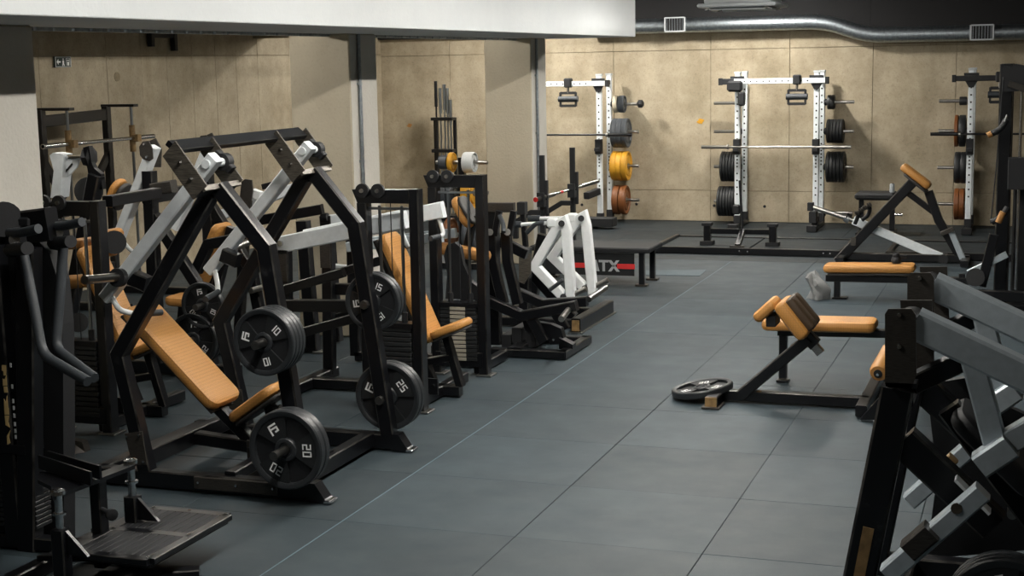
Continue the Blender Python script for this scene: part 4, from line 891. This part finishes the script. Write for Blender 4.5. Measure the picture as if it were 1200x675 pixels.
BH = thing('barbell_holder', 'black vertical barbell holder in the bay corner', 'rack', (-8.9, 22.1, 0))
part(BH, 'base', 'black_steel', lambda b: b.box((-8.92, 22.1, .05), .5, .4, .08))
part(BH, 'post', 'black_steel', lambda b: b.bar((-9.08, 22.2, .05), (-9.08, 22.2, 1.62), .07, .05, up=(0, 1, 0)))
part(BH, 'post', 'black_steel', lambda b: b.bar((-8.76, 22.2, .05), (-8.76, 22.2, 1.62), .05, .05, up=(0, 1, 0)))
for z in (.7, 1.1, 1.6): part(BH, 'shelf_ring', 'black_steel', lambda b: b.bar((-9.1, 22.1, z), (-8.74, 22.1, z), .14, .05))
for k, (x, zt, m) in enumerate(((-9.02, 2.19, 'black_steel'), (-8.95, 2.08, 'rod'), (-8.88, 2.14, 'rod'), (-8.83, 2.08, 'rod'), (-8.78, 1.9, 'rod'))):
    t = thing('barbell', ['black', 'short grey', 'tallest grey', 'narrow grey', 'lowest grey'][k]+' barbell standing upright in the holder', 'barbell', (x, 22.08, .08))
    part(t, 'shaft', m, lambda b: b.cyl((x, 22.08, .1), (x, 22.08, zt-.4), .014)); part(t, 'sleeve', m, lambda b: b.cyl((x, 22.08, zt-.4), (x, 22.08, zt), .026))

# ================================================================ right side: chest-supported row, benches
YT = 18.5
TR = thing('t_bar_row_machine', 'black chest-supported row with orange chest pad and silver lever', 'gym machine', (-1.6, YT, 0))
part(TR, 'main_beam', 'black_steel', lambda b: b.bar(PY(982, 306, YT), PY(1076, 207, YT), .12, .16, up=(0, 1, 0)))
part(TR, 'foot_rest', 'dark_plate', lambda b: b.bar(PY(1000, 283, YT-.15), PY(1000, 283, YT+.15), .06, .1))
part(TR, 'chest_pad', 'orange', lambda b: b.pad(PY(1057, 194, YT), PY(1090, 219, YT), .26, .09, (0, 1, 0), r=.05))
part(TR, 'chest_pad_board', 'pad_back', lambda b: b.pad(PY(1060, 203, YT), PY(1087, 225, YT), .28, .03, (0, 1, 0), r=.05))
part(TR, 'front_leg', 'black_steel', lambda b: b.path([PY(1088, 224, YT), PY(1100, 258, YT), PY(1132, 312, YT)], .1, .09))
part(TR, 'slide_tube', 'grey_paint', lambda b: b.bar(PY(1115, 272, YT-.08), PY(1128, 303, YT-.08), .07, .05, up=(0, 1, 0)))
part(TR, 'slide_cap', 'dark_plate', lambda b: b.bar(PY(1103, 274, YT-.1), PY(1117, 268, YT-.1), .1, .05))
part(TR, 'brace', 'black_steel', lambda b: b.bar(PY(1064, 226, YT), PY(1096, 250, YT), .07, .07, up=(0, 1, 0)))
lv0, lv1 = PY(1106, 303, YT+.05), PY(1000, 258, YT+.05)
lev = part(TR, 'lever', 'silver_paint', lambda b: b.bar(lv0, lv1, .07, .1, up=(0, 0, 1)))
part(lev, 'sleeve', 'steel', lambda b: b.cyl(lv1, PY(953, 243, YT+.05), .03))
part(lev, 'sleeve_collar', 'chrome', lambda b: b.cyl(PY(996, 257, YT+.05), PY(991, 254, YT+.05), .06))
part(lev, 'sleeve_end', 'black_matte', lambda b: b.box(PY(950, 242, YT+.05), .07, .1, .1))
part(lev, 'row_handle', 'black_matte', lambda b: b.pipe([PY(1002, 262, YT-.1), PY(1008, 248, YT-.15), PY(1012, 244, YT-.1), PY(1020, 242, YT), PY(1018, 252, YT), PY(1010, 258, YT)], .025))
part(lev, 'chain', 'dark_plate', lambda b: [b.lathe(PY(1003+k*2.4, 250-k*1.6+(k % 2), YT-.2), (1, .5*(k % 2), .6), [(.02, -.012), (.034, 0), (.02, .012)], n=8) for k in range(8)])['kind'] = 'stuff'
part(lev, 'pivot', 'black_matte', lambda b: b.cyl(lv0-V(0, .12, 0), lv0+V(0, .12, 0), .06))
part(TR, 'base_beam', 'black_steel', lambda b: b.bar((-2.3, YT, .05), (-.78, YT, .05), .1, .09))
for x in (-2.25, -.82): part(TR, 'base_foot', 'black_steel', lambda b: b.bar((x, YT-.4, .04), (x, YT+.15, .04), .09, .07))

DB = thing('flat_bench', 'dark padded flat bench by the back wall with a small can on it', 'bench', (-2.0, 21.3, 0))
part(DB, 'pad', 'black_matte', lambda b: b.box(PY(1027, 229, 21.3)+V(0, 0, 0), .55, .45, .1, c_=.03))
bz = PY(1027, 229, 21.3).z; bx = PY(1027, 229, 21.3).x
for dx in (-.2, .22): part(DB, 'leg', 'black_steel', lambda b: b.bar((bx+dx, 21.3, .02), (bx+dx, 21.3, bz-.05), .07, .07, up=(0, 1, 0)))
part(DB, 'foot', 'black_steel', lambda b: b.bar((bx+.22, 20.95, .03), (bx+.22, 21.6, .03), .08, .05)); part(DB, 'foot', 'black_steel', lambda b: b.bar((bx-.2, 20.95, .03), (bx-.2, 21.6, .03), .08, .05))
part(DB, 'pop_pin', 'chrome', lambda b: b.cyl((bx+.25, 21.28, .28), (bx+.36, 21.28, .28), .02))
can = thing('drink_can', 'small pale can standing on the dark bench by the back wall', 'can', (bx+.22, 21.2, bz+.05))
part(can, 'body', 'clear_plastic', lambda b: b.lathe((bx+.22, 21.2, bz+.05), (0, 0, 1), [(.025, 0), (.034, .008), (.034, .11), (.026, .125)], n=16))
part(can, 'lid', 'chrome', lambda b: b.cyl((bx+.22, 21.2, bz+.174), (bx+.22, 21.2, bz+.18), .027))

YB1 = 15.5
OB = thing('flat_bench', 'flat bench with long orange pad on a black frame, right of the aisle', 'bench', (-1.6, YB1, 0))
part(OB, 'pad', 'orange', lambda b: b.pad(PY(966, 313.5, YB1), PY(1073, 314, YB1), .28, .085, (0, 1, 0), r=.05))
part(OB, 'pad_board', 'pad_back', lambda b: b.bar(PY(972, 320, YB1), PY(1068, 320, YB1), .24, .02))
part(OB, 'frame_beam', 'black_steel', lambda b: b.bar(PY(968, 322, YB1)+V(0, 0, -.03), PY(1150, 326, YB1)+V(0, 0, -.03), .07, .07))
lx = PY(981, 340, YB1).x
part(OB, 'leg', 'black_steel', lambda b: b.bar((lx, YB1, .02), (lx, YB1, .29), .06, .06, up=(0, 1, 0)))
part(OB, 'leg_foot', 'black_steel', lambda b: b.box((lx+.03, YB1, .01), .15, .1, .018))
part(OB, 'leg', 'black_steel', lambda b: b.bar((-.72, YB1, .02), (-.72, YB1, .29), .06, .06, up=(0, 1, 0)))
part(OB, 'leg_foot', 'black_steel', lambda b: b.bar((-.72, YB1-.3, .02), (-.72, YB1+.3, .02), .07, .035))
kb = PY(1050, 308, YB1)
hg = thing('hand_grip', 'small black clamp lying on the orange flat bench pad', 'clamp', (kb.x, kb.y, kb.z))
part(hg, 'body', 'black_matte', lambda b: b.lathe((kb.x, kb.y, kb.z), (0, 0, 1), [(.045, 0), (.05, .02), (.045, .05), (.035, .06), (.038, .08), (.03, .1)], n=14))
part(hg, 'lever', 'black_matte', lambda b: b.bar((kb.x, kb.y, kb.z+.07), (kb.x+.1, kb.y+.03, kb.z+.06), .025, .03))
# crumpled towel beside the bench leg
tw = MB(); tc_ = PZ(958, 351, 0); nU, nV = 26, 12
rings = []
for j in range(nV):
    f = j/(nV-1); zz = .23*f; r0 = .085*(1-.25*f)*(1 if f < .85 else (1-f)/.15*.7+.3)
    rings.append([tc_+V(r0*(1+.42*math.sin(3*a+f*4)+.22*math.sin(7*a+5*f))*math.cos(a)+.045*f*math.sin(4*f+1), r0*(1+.35*math.sin(4*a+1+f*5))*math.sin(a), zz*(1+.25*math.sin(2*a+1))+.006+.02*f*math.sin(5*a)) for a in [2*PI*i/nU for i in range(nU)]])
tw.loft(rings, smooth=True)
tag(tw.build('towel', 'towel'), 'crumpled grey towel beside the orange bench leg', 'towel')

# padded nordic / preacher bench in the middle right
YG = 10.6
GH = thing('hyperextension_bench', 'black bench with roof-shaped orange pad on a slanted post and flat orange seat', 'bench', (-1.7, YG, 0))
part(GH, 'base_tube', 'black_steel', lambda b: b.bar((-2.16, YG, .05), (-1.1, YG, .05), .08, .08))
ft = part(GH, 'front_foot', 'black_steel', lambda b: b.bar((-2.17, YG-.27, .045), (-2.17, YG+.3, .045), .09, .08))
part(ft, 'end_cap', 'bare_wood', lambda b: b.box((-2.17, YG-.275, .045), .085, .012, .075))
part(ft, 'end_tread', 'dark_plate', lambda b: b.box((-2.17, YG-.2, .008), .13, .2, .014))
part(GH, 'slanted_post', 'black_steel', lambda b: b.bar((-2.0, YG, .06), PY(948, 396, YG), .08, .14, up=(0, 1, 0)))
part(GH, 'wear_strip', 'bare_wood', lambda b: b.box((-1.87, YG-.03, .091), .03, .03, .006))
a, c = PY(916, 352, YG), PY(947, 392, YG)
part(GH, 'main_pad', 'orange', lambda b: b.pad(a, c, .36, .11, (0, 1, 0), r=.03))
for k in (-1, 1): part(GH, 'pad_panel', 'brown_pad', lambda b: b.pad(a+V(.062, k*.08, .03), c+V(.05, k*.08, .06), .15, .075, (0, 1, 0), r=.02))
part(GH, 'fold_pad', 'orange', lambda b: b.pad(PY(911, 352, YG), PY(888, 372, YG), .30, .08, (0, 1, 0), r=.04))
part(GH, 'fold_board', 'black_matte', lambda b: b.box(PY(906, 374, YG), .07, .2, .08))
part(GH, 'post_head', 'black_steel', lambda b: b.bar(PY(940, 388, YG), PY(956, 404, YG), .09, .09, up=(0, 1, 0)))
part(GH, 'post_stub', 'steel', lambda b: b.bar(PY(952, 402, YG), PY(962, 414, YG), .06, .05, up=(0, 1, 0)))
YS = 11.35
part(GH, 'seat_pad', 'orange', lambda b: b.pad(PY(895, 378, YS), PY(1028, 381, YS), .30, .085, (0, 1, 0), r=.06))
part(GH, 'seat_beam', 'black_steel', lambda b: b.bar(PY(912, 388, YS), PY(1060, 391, YS), .08, .06))
sx = PY(918, 400, YS)
part(GH, 'seat_leg', 'black_steel', lambda b: b.bar((sx.x, YS, .03), (sx.x, YS, PY(912, 388, YS).z), .06, .06, up=(0, 1, 0)))
part(GH, 'seat_foot', 'black_steel', lambda b: b.box((sx.x, YS, .012), .09, .1, .02))
part(GH, 'rear_frame', 'black_steel', lambda b: b.bar((-1.12, YG-.3, .05), (-1.12, YG+.8, .05), .08, .08))
part(GH, 'rear_post', 'black_steel', lambda b: b.bar((-1.0, YG+.4, .03), (-.98, YG+.4, .62), .08, .08, up=(0, 1, 0)))
part(GH, 'rear_gusset', 'black_steel', lambda b: b.prism([PY(x, y, 10.2) for x, y in ((1007, 492), (1040, 455), (1048, 460), (1048, 492))], (0, .05, 0)))
ra, rb = PY(1029, 438, 9.6), PY(1046, 408, 10.0)
rl = part(GH, 'roller_pad', 'orange_side', lambda b: b.lathe(ra, rb-ra, [(.02, 0), (.05, .004), (.062, .03), (.062, .36), (.05, .39), (.02, .4)], n=18))
part(rl, 'roller_cap', 'black_matte', lambda b: b.cyl(ra-(rb-ra).normalized()*.006, ra+(rb-ra).normalized()*.01, .028))
part(rl, 'roller_bolt', 'chrome', lambda b: b.cyl(ra-(rb-ra).normalized()*.016, ra, .01, n=8))
part(GH, 'roller_axle', 'black_steel', lambda b: b.bar(rb, (-1.0, 10.9, .5), .04, .04))
R_tilt = Matrix.Rotation(math.radians(-9), 3, 'Y') @ Matrix.Rotation(math.radians(2), 3, 'X')
fp = PZ(823, 456, .07)
grip_plate((fp.x, fp.y, .075), R_tilt @ Matrix.Rotation(2.2, 3, 'Z'), .225, .05, '20', 'black weight plate lying tilted on the floor against the bench foot')
# ================================================================ plate-loaded machine cut off by the right edge
M9 = thing('leg_press_machine', 'black plate-loaded machine with grey triangular lever arms, right foreground', 'gym machine', (-.1, 6.6, 0))
for k, (Y, dx) in enumerate(((6.12, 0), (7.15, 0))):
    dY = Y-6.12
    def Q(x, y, y_=6.0): return PY(x, y, y_)+V(0, dY, 0)
    ck = part(M9, 'head_plate', 'dark_plate', lambda b: b.prism([Q(x, y) for x, y in ((1037, 368), (1041, 362), (1068, 362), (1073, 369), (1074, 440), (1068, 455), (1042, 455), (1037, 450))], (0, .014, 0)))
    bolts(ck, [Q(1054, 369, 5.995), Q(1054, 406, 5.995)], (0, -1, 0), .012)
    part(ck, 'head_plate_back', 'dark_plate', lambda b: b.prism([Q(x, y, 6.3) for x, y in ((1055, 352), (1092, 352), (1095, 430), (1058, 440))], (0, .014, 0)))
    part(ck, 'sole_plate', 'black_steel', lambda b: b.bar(Q(1056, 452, 6.0), Q(1056, 452, 6.0)+V(0, .3, 0), .12, .02))
    part(M9, 'front_post', 'black_steel', lambda b: b.bar(V(-.52, Y, 1.14), V(-.70, Y, .10), .13, .1, up=(0, 1, 0)))
    part(M9, 'post_sleeve', 'bare_wood', lambda b: b.bar(V(-.622, Y-.052, .56), V(-.665, Y-.052, .3), .045, .006, up=(0, 1, 0)))
    arm = part(M9, 'lever_arm', 'grey_paint', lambda b: b.bar(Q(1072, 378, 6.1), Q(1072, 378, 6.1)+V(.95, 0, -.43), .12, .12, up=(0, 0, 1)))
    part(arm, 'lever_strut', 'grey_paint', lambda b: b.path([Q(1136, 405, 6.1), Q(1168, 525, 6.1), Q(1168, 525, 6.1)+V(.42, 0, .3)], .09, .1))
    part(arm, 'pivot_hub', 'black_matte', lambda b: b.cyl(Q(1064, 385, 6.05), Q(1064, 385, 6.05)+V(0, .22, 0), .055, n=18))
    part(arm, 'joint_block', 'grey_paint', lambda b: b.bar(Q(1148, 545, 6.05), Q(1185, 520, 6.05), .1, .11, up=(0, 1, 0)))
    part(M9, 'handle_bar', 'grey_paint', lambda b: b.bar(Q(1040, 672, 5.85), Q(1152, 575, 5.85), .075, .09, up=(0, 1, 0)))
    part(M9, 'handle_sleeve', 'dark_plate', lambda b: b.bar(Q(1064, 645, 5.8), Q(1092, 621, 5.8), .08, .09, up=(0, 1, 0)))
    part(M9, 'upper_brace', 'black_steel', lambda b: b.bar(Q(1068, 450, 6.12), Q(1150, 412, 6.25), .06, .08))
    part(M9, 'seat_beam', 'black_steel', lambda b: b.bar(Q(1058, 515, 6.15), Q(1165, 615, 6.15), .13, .1, up=(0, 1, 0)))
    part(M9, 'edge_plate', 'silver_paint', lambda b: b.bar(Q(1120, 560, 6.05), Q(1160, 600, 6.05), .012, .08, up=(0, 1, 0)))
    kn = part(M9, 'lock_knob', 'chrome', lambda b: b.cyl(Q(1121, 596, 5.8), Q(1121, 596, 5.86), .022, n=12))
    part(M9, 'base_beam', 'black_steel', lambda b: b.bar(V(-.78, Y, .05), V(1.3, Y, .05), .09, .1))
    part(M9, 'rear_post', 'black_steel', lambda b: b.bar(V(.15, Y, .08), V(.08, Y, .72), .12, .1, up=(0, 1, 0)))
    part(M9, 'storage_peg', 'steel', lambda b: b.cyl(V(-.08, Y, .34), V(-.08, Y+(-.38 if k == 0 else .38), .34), .025))
part(M9, 'back_shield', 'black_matte', lambda b: b.prism([PY(x, y, 7.32) for x, y in ((1088, 470), (1100, 448), (1150, 440), (1168, 470), (1230, 500), (1260, 640), (1085, 655), (1098, 560))], (0, .06, 0)))
part(M9, 'seat_cushion', 'black_matte', lambda b: b.pad((-.32, 6.65, .95), (.02, 6.65, .62), .4, .09, (0, 1, 0)))
part(M9, 'seat_base', 'black_matte', lambda b: b.pad((.0, 6.65, .5), (.45, 6.65, .42), .4, .1, (0, 1, 0)))
part(M9, 'spine_beam', 'black_steel', lambda b: b.bar((-.35, 6.65, .95), (.3, 6.65, .1), .1, .1, up=(0, 1, 0)))
part(M9, 'cross_beam', 'black_steel', lambda b: b.bar((-.5, 6.12, 1.1), (-.5, 7.15, 1.1), .08, .08))
part(M9, 'base_cross', 'black_steel', lambda b: b.bar((-.55, 6.12, .05), (-.55, 7.15, .05), .09, .1)); part(M9, 'base_cross', 'black_steel', lambda b: b.bar((.9, 6.12, .05), (.9, 7.15, .05), .09, .1))
part(M9, 'stub_cap', 'bare_wood', lambda b: b.bar(PY(1108, 545, 6.6), PY(1118, 536, 6.6), .05, .05, up=(0, 1, 0)))
for j in range(3): grip_plate((-.08, 5.90-j*.04, .34), face_to_minus_y(.4+j), .225, .038, '20', ['innermost', 'middle', 'outermost'][j]+' black plate on the low peg, bottom right corner')

# cable tower at the right edge
CT = thing('cable_tower', 'tall black cable tower at the right edge with chrome guide rods', 'gym machine', (-.1, 15.0, 0))
for x, y in ((-.34, 14.9), (.12, 14.9), (-.34, 15.5)): part(CT, 'post', 'black_steel', lambda b: b.bar((x, y, .02), (x, y, 2.36), .12, .1, up=(0, 1, 0)))
part(CT, 'head', 'black_matte', lambda b: b.prism([PY(x, y, 14.8) for x, y in ((1172, 84), (1176, 77), (1184, 79), (1190, 75), (1200, 77), (1215, 80), (1215, 105), (1178, 108))], (0, .5, 0)))
part(CT, 'head_arm', 'dark_plate', lambda b: (b.bar(PY(1182, 98, 14.75), PY(1212, 108, 14.75), .05, .06)))
for x in (-.2, -.06): part(CT, 'guide_rod', 'chrome', lambda b: b.cyl((x, 14.84, .25), (x, 14.84, 2.2), .014))
part(CT, 'carriage', 'black_matte', lambda b: b.box((-.2, 14.8, 1.35), .2, .1, .3))
part(CT, 'shroud', 'black_matte', lambda b: b.box((-.1, 15.2, .75), .3, .5, 1.4))
part(CT, 'base', 'black_steel', lambda b: b.box((-.1, 15.2, .06), .7, 1.0, .1))
part(CT, 'cable', 'black_matte', lambda b: b.pipe([PY(1176, 90, 14.7), PY(1168, 190, 14.7), PY(1161, 262, 14.7)], .006, n=6))
part(CT, 'low_arm', 'black_steel', lambda b: b.bar(PY(1150, 335, 14.6), PY(1165, 275, 14.6), .09, .09, up=(0, 1, 0)))
part(CT, 'low_link', 'grey_paint', lambda b: b.bar(PY(1135, 320, 14.6), PY(1180, 298, 14.6), .04, .06))
part(CT, 'low_pulley', 'rubber', lambda b: b.cyl(PY(1143, 325, 14.5), PY(1143, 325, 14.56), .085, n=20))
part(CT, 'low_rail', 'black_steel', lambda b: b.bar(PY(1135, 345, 14.4), PY(1200, 348, 14.4), .07, .1))
for (hx, hy, lb) in ((1169, 155, 'upper'), (1170, 258, 'lower')):
    hp = PY(hx, hy, 14.6)
    t = thing('cable_handle', '%s black and orange cable handle hanging at the cable tower' % lb, 'strap', hp)  # cable handle made of a strap loop and clip
    part(t, 'strap', 'black_matte', lambda b: b.pipe([hp+V(.08, 0, .12), hp+V(.03, 0, .03), hp+V(-.06, 0, -.02)], .03))
    part(t, 'strap_end', 'orange_side', lambda b: b.pipe([hp+V(-.05, -.02, -.01), hp+V(-.085, -.02, -.03)] if lb == 'upper' else [hp+V(.04, -.02, .08), hp+V(0, -.02, -.02)], .03))
    part(t, 'carabiner', 'chrome', lambda b: b.pipe([hp+V(-.06, -.03, -.25), hp+V(-.1, -.03, -.33), hp+V(-.06, -.03, -.36), hp+V(-.03, -.03, -.28)] if lb == 'lower' else [hp+V(.06, -.03, .1), hp+V(.08, -.03, .16)], .01))

# ================================================================ assisted dip machine, left foreground
YL = 6.45
M1 = thing('dip_assist_machine', 'black assisted dip machine with bent dip bars and slotted foot platform, left foreground', 'gym machine', (-4.6, 6.3, 0))
def L(x, y, Y=YL): return PY(x, y, Y)
part(M1, 'tower_shroud', 'black_matte', lambda b: b.prism([L(x, y) for x, y in ((-30, 300), (20, 290), (45, 282), (58, 297), (68, 330), (73, 380), (74, 440), (75, 660), (-30, 680))], (0, .1, 0)))
part(M1, 'front_post', 'black_steel', lambda b: b.bar((-5.0, 6.3, .02), (-5.02, 6.3, 1.6), .1, .09, up=(0, 1, 0)))
part(M1, 'side_post', 'black_steel', lambda b: b.bar(L(36, 655, 6.3), L(34, 290, 6.3), .11, .09, up=(0, 1, 0)))
part(M1, 'head_beam', 'black_steel', lambda b: b.bar(L(-20, 272, 6.4), L(62, 262, 6.4), .1, .17))
part(M1, 'head_cap', 'black_matte', lambda b: (b.box(L(29, 259, 6.4), .16, .12, .07, c_=.02)))
part(M1, 'head_pulley', 'black_matte', lambda b: b.cyl(L(5, 257, 6.3), L(5, 257, 6.45), .09, n=20))
for k, (dx, dy, Yh) in enumerate(((0, 0, 6.45), (-51, 8, 6.1))):
    jt = part(M1, 'joint_plate', 'black_steel', lambda b: b.prism([L(x+dx, y+dy, Yh) for x, y in ((57, 262), (66, 259), (74, 268), (76, 285), (70, 294), (58, 292))], (0, .05, 0)))
    part(jt, 'joint_bolt', 'chrome', lambda b: b.cyl(L(68+dx, 273+dy, Yh-.03), L(68+dx, 273+dy, Yh), .028, n=16))
    part(M1, 'pull_up_grip', 'grip', lambda b: b.pipe([L(62+dx, 265+dy, Yh), L(76+dx, 265+dy, Yh-.06), L(96+dx, 260+dy, Yh-.1)], .024))
    part(M1, 'side_grip', 'black_matte', lambda b: b.cyl(L(62+dx, 285+dy, Yh), L(83+dx, 283+dy, Yh-.15), .032))
part(M1, 'dip_bar', 'grip', lambda b: b.pipe([L(74, 290, 6.45), L(70, 350, 6.4), L(65, 408, 6.35), L(111, 443, 6.2)], .026))
part(M1, 'dip_bar', 'grip', lambda b: b.pipe([L(28, 300, 6.15), L(40, 360, 6.1), L(50, 416, 6.05), L(103, 447, 5.95)], .026))
for x in (3, 8): part(M1, 'guide_rod', 'rod', lambda b: b.cyl(L(x-2, 380, 6.35), L(x+6, 530, 6.35), .012))
me = MB().box((0, 0, 0), .30, .13, .021, c_=.003).mesh('stack_plate', 'rubber')
c0_ = L(27, 540, 6.33)
for k in range(14): link_mesh('stack_plate', me, M1, V(c0_.x-.04, 6.33, c0_.z-k*.0255)-M1.location)
part(M1, 'selector_pin', 'chrome', lambda b: (b.cyl(L(29, 495, 6.28), L(31, 520, 6.28), .012), b.cyl(L(29, 495, 6.28), L(29, 500, 6.28), .018)))
# cut-off gilt letters painted up the side of the stack guide
def gilt(b):
    for y0_, y1_, pts in ((428, 440, ((2, 0), (7, 0), (7, 1), (4, 1), (4, .6), (2, .5))), (438, 452, ((3, .4), (5, .5), (7.5, .1), (8, 1), (3.5, 1))), (453, 460, ((4, 0), (8, 0), (9, 1), (5, 1))), (460, 478, ((4.5, .4), (6.5, .65), (8, .2), (9.5, 1), (5, 1))), (478, 486, ((5, 0), (10, 0), (10.5, 1), (5.5, 1))), (487, 501, ((5.5, 0), (10.5, 0), (9.5, .5), (11.5, 1), (6.5, .8))), (504, 521, ((8, .4), (12, 0), (10.5, .5), (12, .9), (8.5, 1)))):
        b.prism([L(x, y0_+(y1_-y0_)*f, 6.24) for x, f in pts], (0, .003, 0))
part(M1, 'gilt_lettering', 'print_gold', gilt)['kind'] = 'stuff'
def nums(b):
    for y in (428, 453, 470, 478, 487, 497, 505, 512): b.box(L(12.5+(y-428)*.07, y, 6.24), .012, .003, .022, c_=.001)
part(M1, 'stack_numbers', 'print_grey', nums)['kind'] = 'stuff'
part(M1, 'stack_tray', 'black_steel', lambda b: b.box(L(20, 522, 6.33), .22, .16, .05))
# guide carriage: plate on two chromed rods
za = .5
def G(x, y, z): return PZ(x, y, z)
part(M1, 'carriage_plate', 'black_steel', lambda b: b.prism([G(x, y, za) for x, y in ((62, 582), (158, 545), (154, 540), (120, 552), (46, 553), (44, 562), (60, 570))], (0, 0, -.02)))
part(M1, 'carriage_rail', 'black_steel', lambda b: b.bar(G(46, 541, za+.04), G(107, 561, za+.04), .012, .07)); part(M1, 'carriage_rail', 'black_steel', lambda b: b.bar(G(57, 536, za+.04), G(118, 554, za+.04), .012, .07))
for gx, gy in ((68, 579), (153, 543)):
    q = G(gx, gy, za)
    rd = part(M1, 'guide_post', 'chrome', lambda b: b.cyl((q.x, q.y, .02), (q.x, q.y, za), .02))
    part(rd, 'post_cap', 'chrome', lambda b: b.lathe((q.x, q.y, za), (0, 0, 1), [(.038, 0), (.036, .018), (.02, .026)], n=16))
    part(rd, 'post_ring', 'chrome', lambda b: b.cyl((q.x, q.y, za-.09), (q.x, q.y, za-.1), .034))
    part(M1, 'guide_sleeve', 'black_steel', lambda b: b.bar((q.x, q.y, za-.17), (q.x, q.y, .1), .07, .07, up=(0, 1, 0)))
    part(M1, 'sleeve_gusset', 'black_steel', lambda b: b.prism([(q.x+.03, q.y-.01, za-.17), (q.x+.15, q.y-.01, .21), (q.x+.03, q.y-.01, .21)], (0, .02, 0)))
qs = G(118, 640, .1)
part(M1, 'centre_post', 'black_steel', lambda b: b.bar((-4.36, 6.12, .02), (-4.36, 6.12, .49), .06, .07, up=(0, 1, 0)))
part(M1, 'lock_knob', 'black_matte', lambda b: (b.cyl((-4.33, 6.1, .32), (-4.25, 6.05, .32), .014), b.lathe((-4.25, 6.05, .32), (.8, -.5, 0), [(.015, 0), (.03, .01), (.03, .03), (.012, .035)], n=12)))
# slotted platform
xs0, xs1, ys0, ys1, zp = -4.34, -3.89, 5.83, 6.55, .2
pf = part(M1, 'platform_rim', 'black_steel', lambda b: (b.bar((xs0, ys0, zp-.015), (xs0, ys1, zp-.015), .05, .03), b.bar((xs1, ys0, zp-.015), (xs1, ys1, zp-.015), .05, .03), b.bar((xs0, ys0, zp-.015), (xs1, ys0, zp-.015), .06, .03), b.bar((xs0, ys1, zp-.015), (xs1, ys1, zp-.015), .06, .03), b.bar((xs0, (ys0+ys1)/2, zp-.015), (xs1, (ys0+ys1)/2, zp-.015), .06, .03)))
part(pf, 'platform_tray', 'black_paint', lambda b: b.box(((xs0+xs1)/2, (ys0+ys1)/2, zp-.04), xs1-xs0, ys1-ys0, .02))
for j in range(2):
    for i in range(9):
        x = xs0+.05+i*(xs1-xs0-.1)/8; y = ys0+.18+.36*j
        part(pf, 'slat', 'black_matte', lambda b: b.bar((x, y-.16, zp-.014), (x, y+.16, zp-.014), .038, .026, c=.002))
for x in (xs0+.01, (xs0+xs1)/2, xs1-.01):
    for y in (ys0, (ys0+ys1)/2, ys1): part(pf, 'stud', 'chrome', lambda b: b.cyl((x, y, zp), (x, y, zp+.005), .009, n=8))
for x in (xs0+.05,): part(M1, 'platform_arm', 'black_steel', lambda b: (b.bar((x-.12, ys0+.06, zp-.05), (x-.12, ys1-.02, zp-.05), .06, .05)))
for y in (5.95, 6.4): part(M1, 'platform_link', 'black_steel', lambda b: b.bar((-4.6, y, .1), (-4.1, y, zp-.055), .05, .03))
part(M1, 'base_rail', 'black_steel', lambda b: b.bar((-5.1, 6.3, .04), (-4.2, 6.3, .04), .08, .07)); part(M1, 'base_rail', 'black_steel', lambda b: b.bar((-4.62, 5.7, .04), (-4.62, 6.6, .04), .08, .07))
part(M1, 'front_stop', 'black_steel', lambda b: b.bar(PZ(190, 675, .03), PZ(234, 672, .03), .08, .06))
for x, y in ((-5.62, 7.75), ): part(M1, 'floor_foot', 'dark_plate', lambda b: b.prism([PZ(82, 533, 0), PZ(100, 530, 0), PZ(96, 518, .07), PZ(80, 515, .09)], (0, .06, 0)))
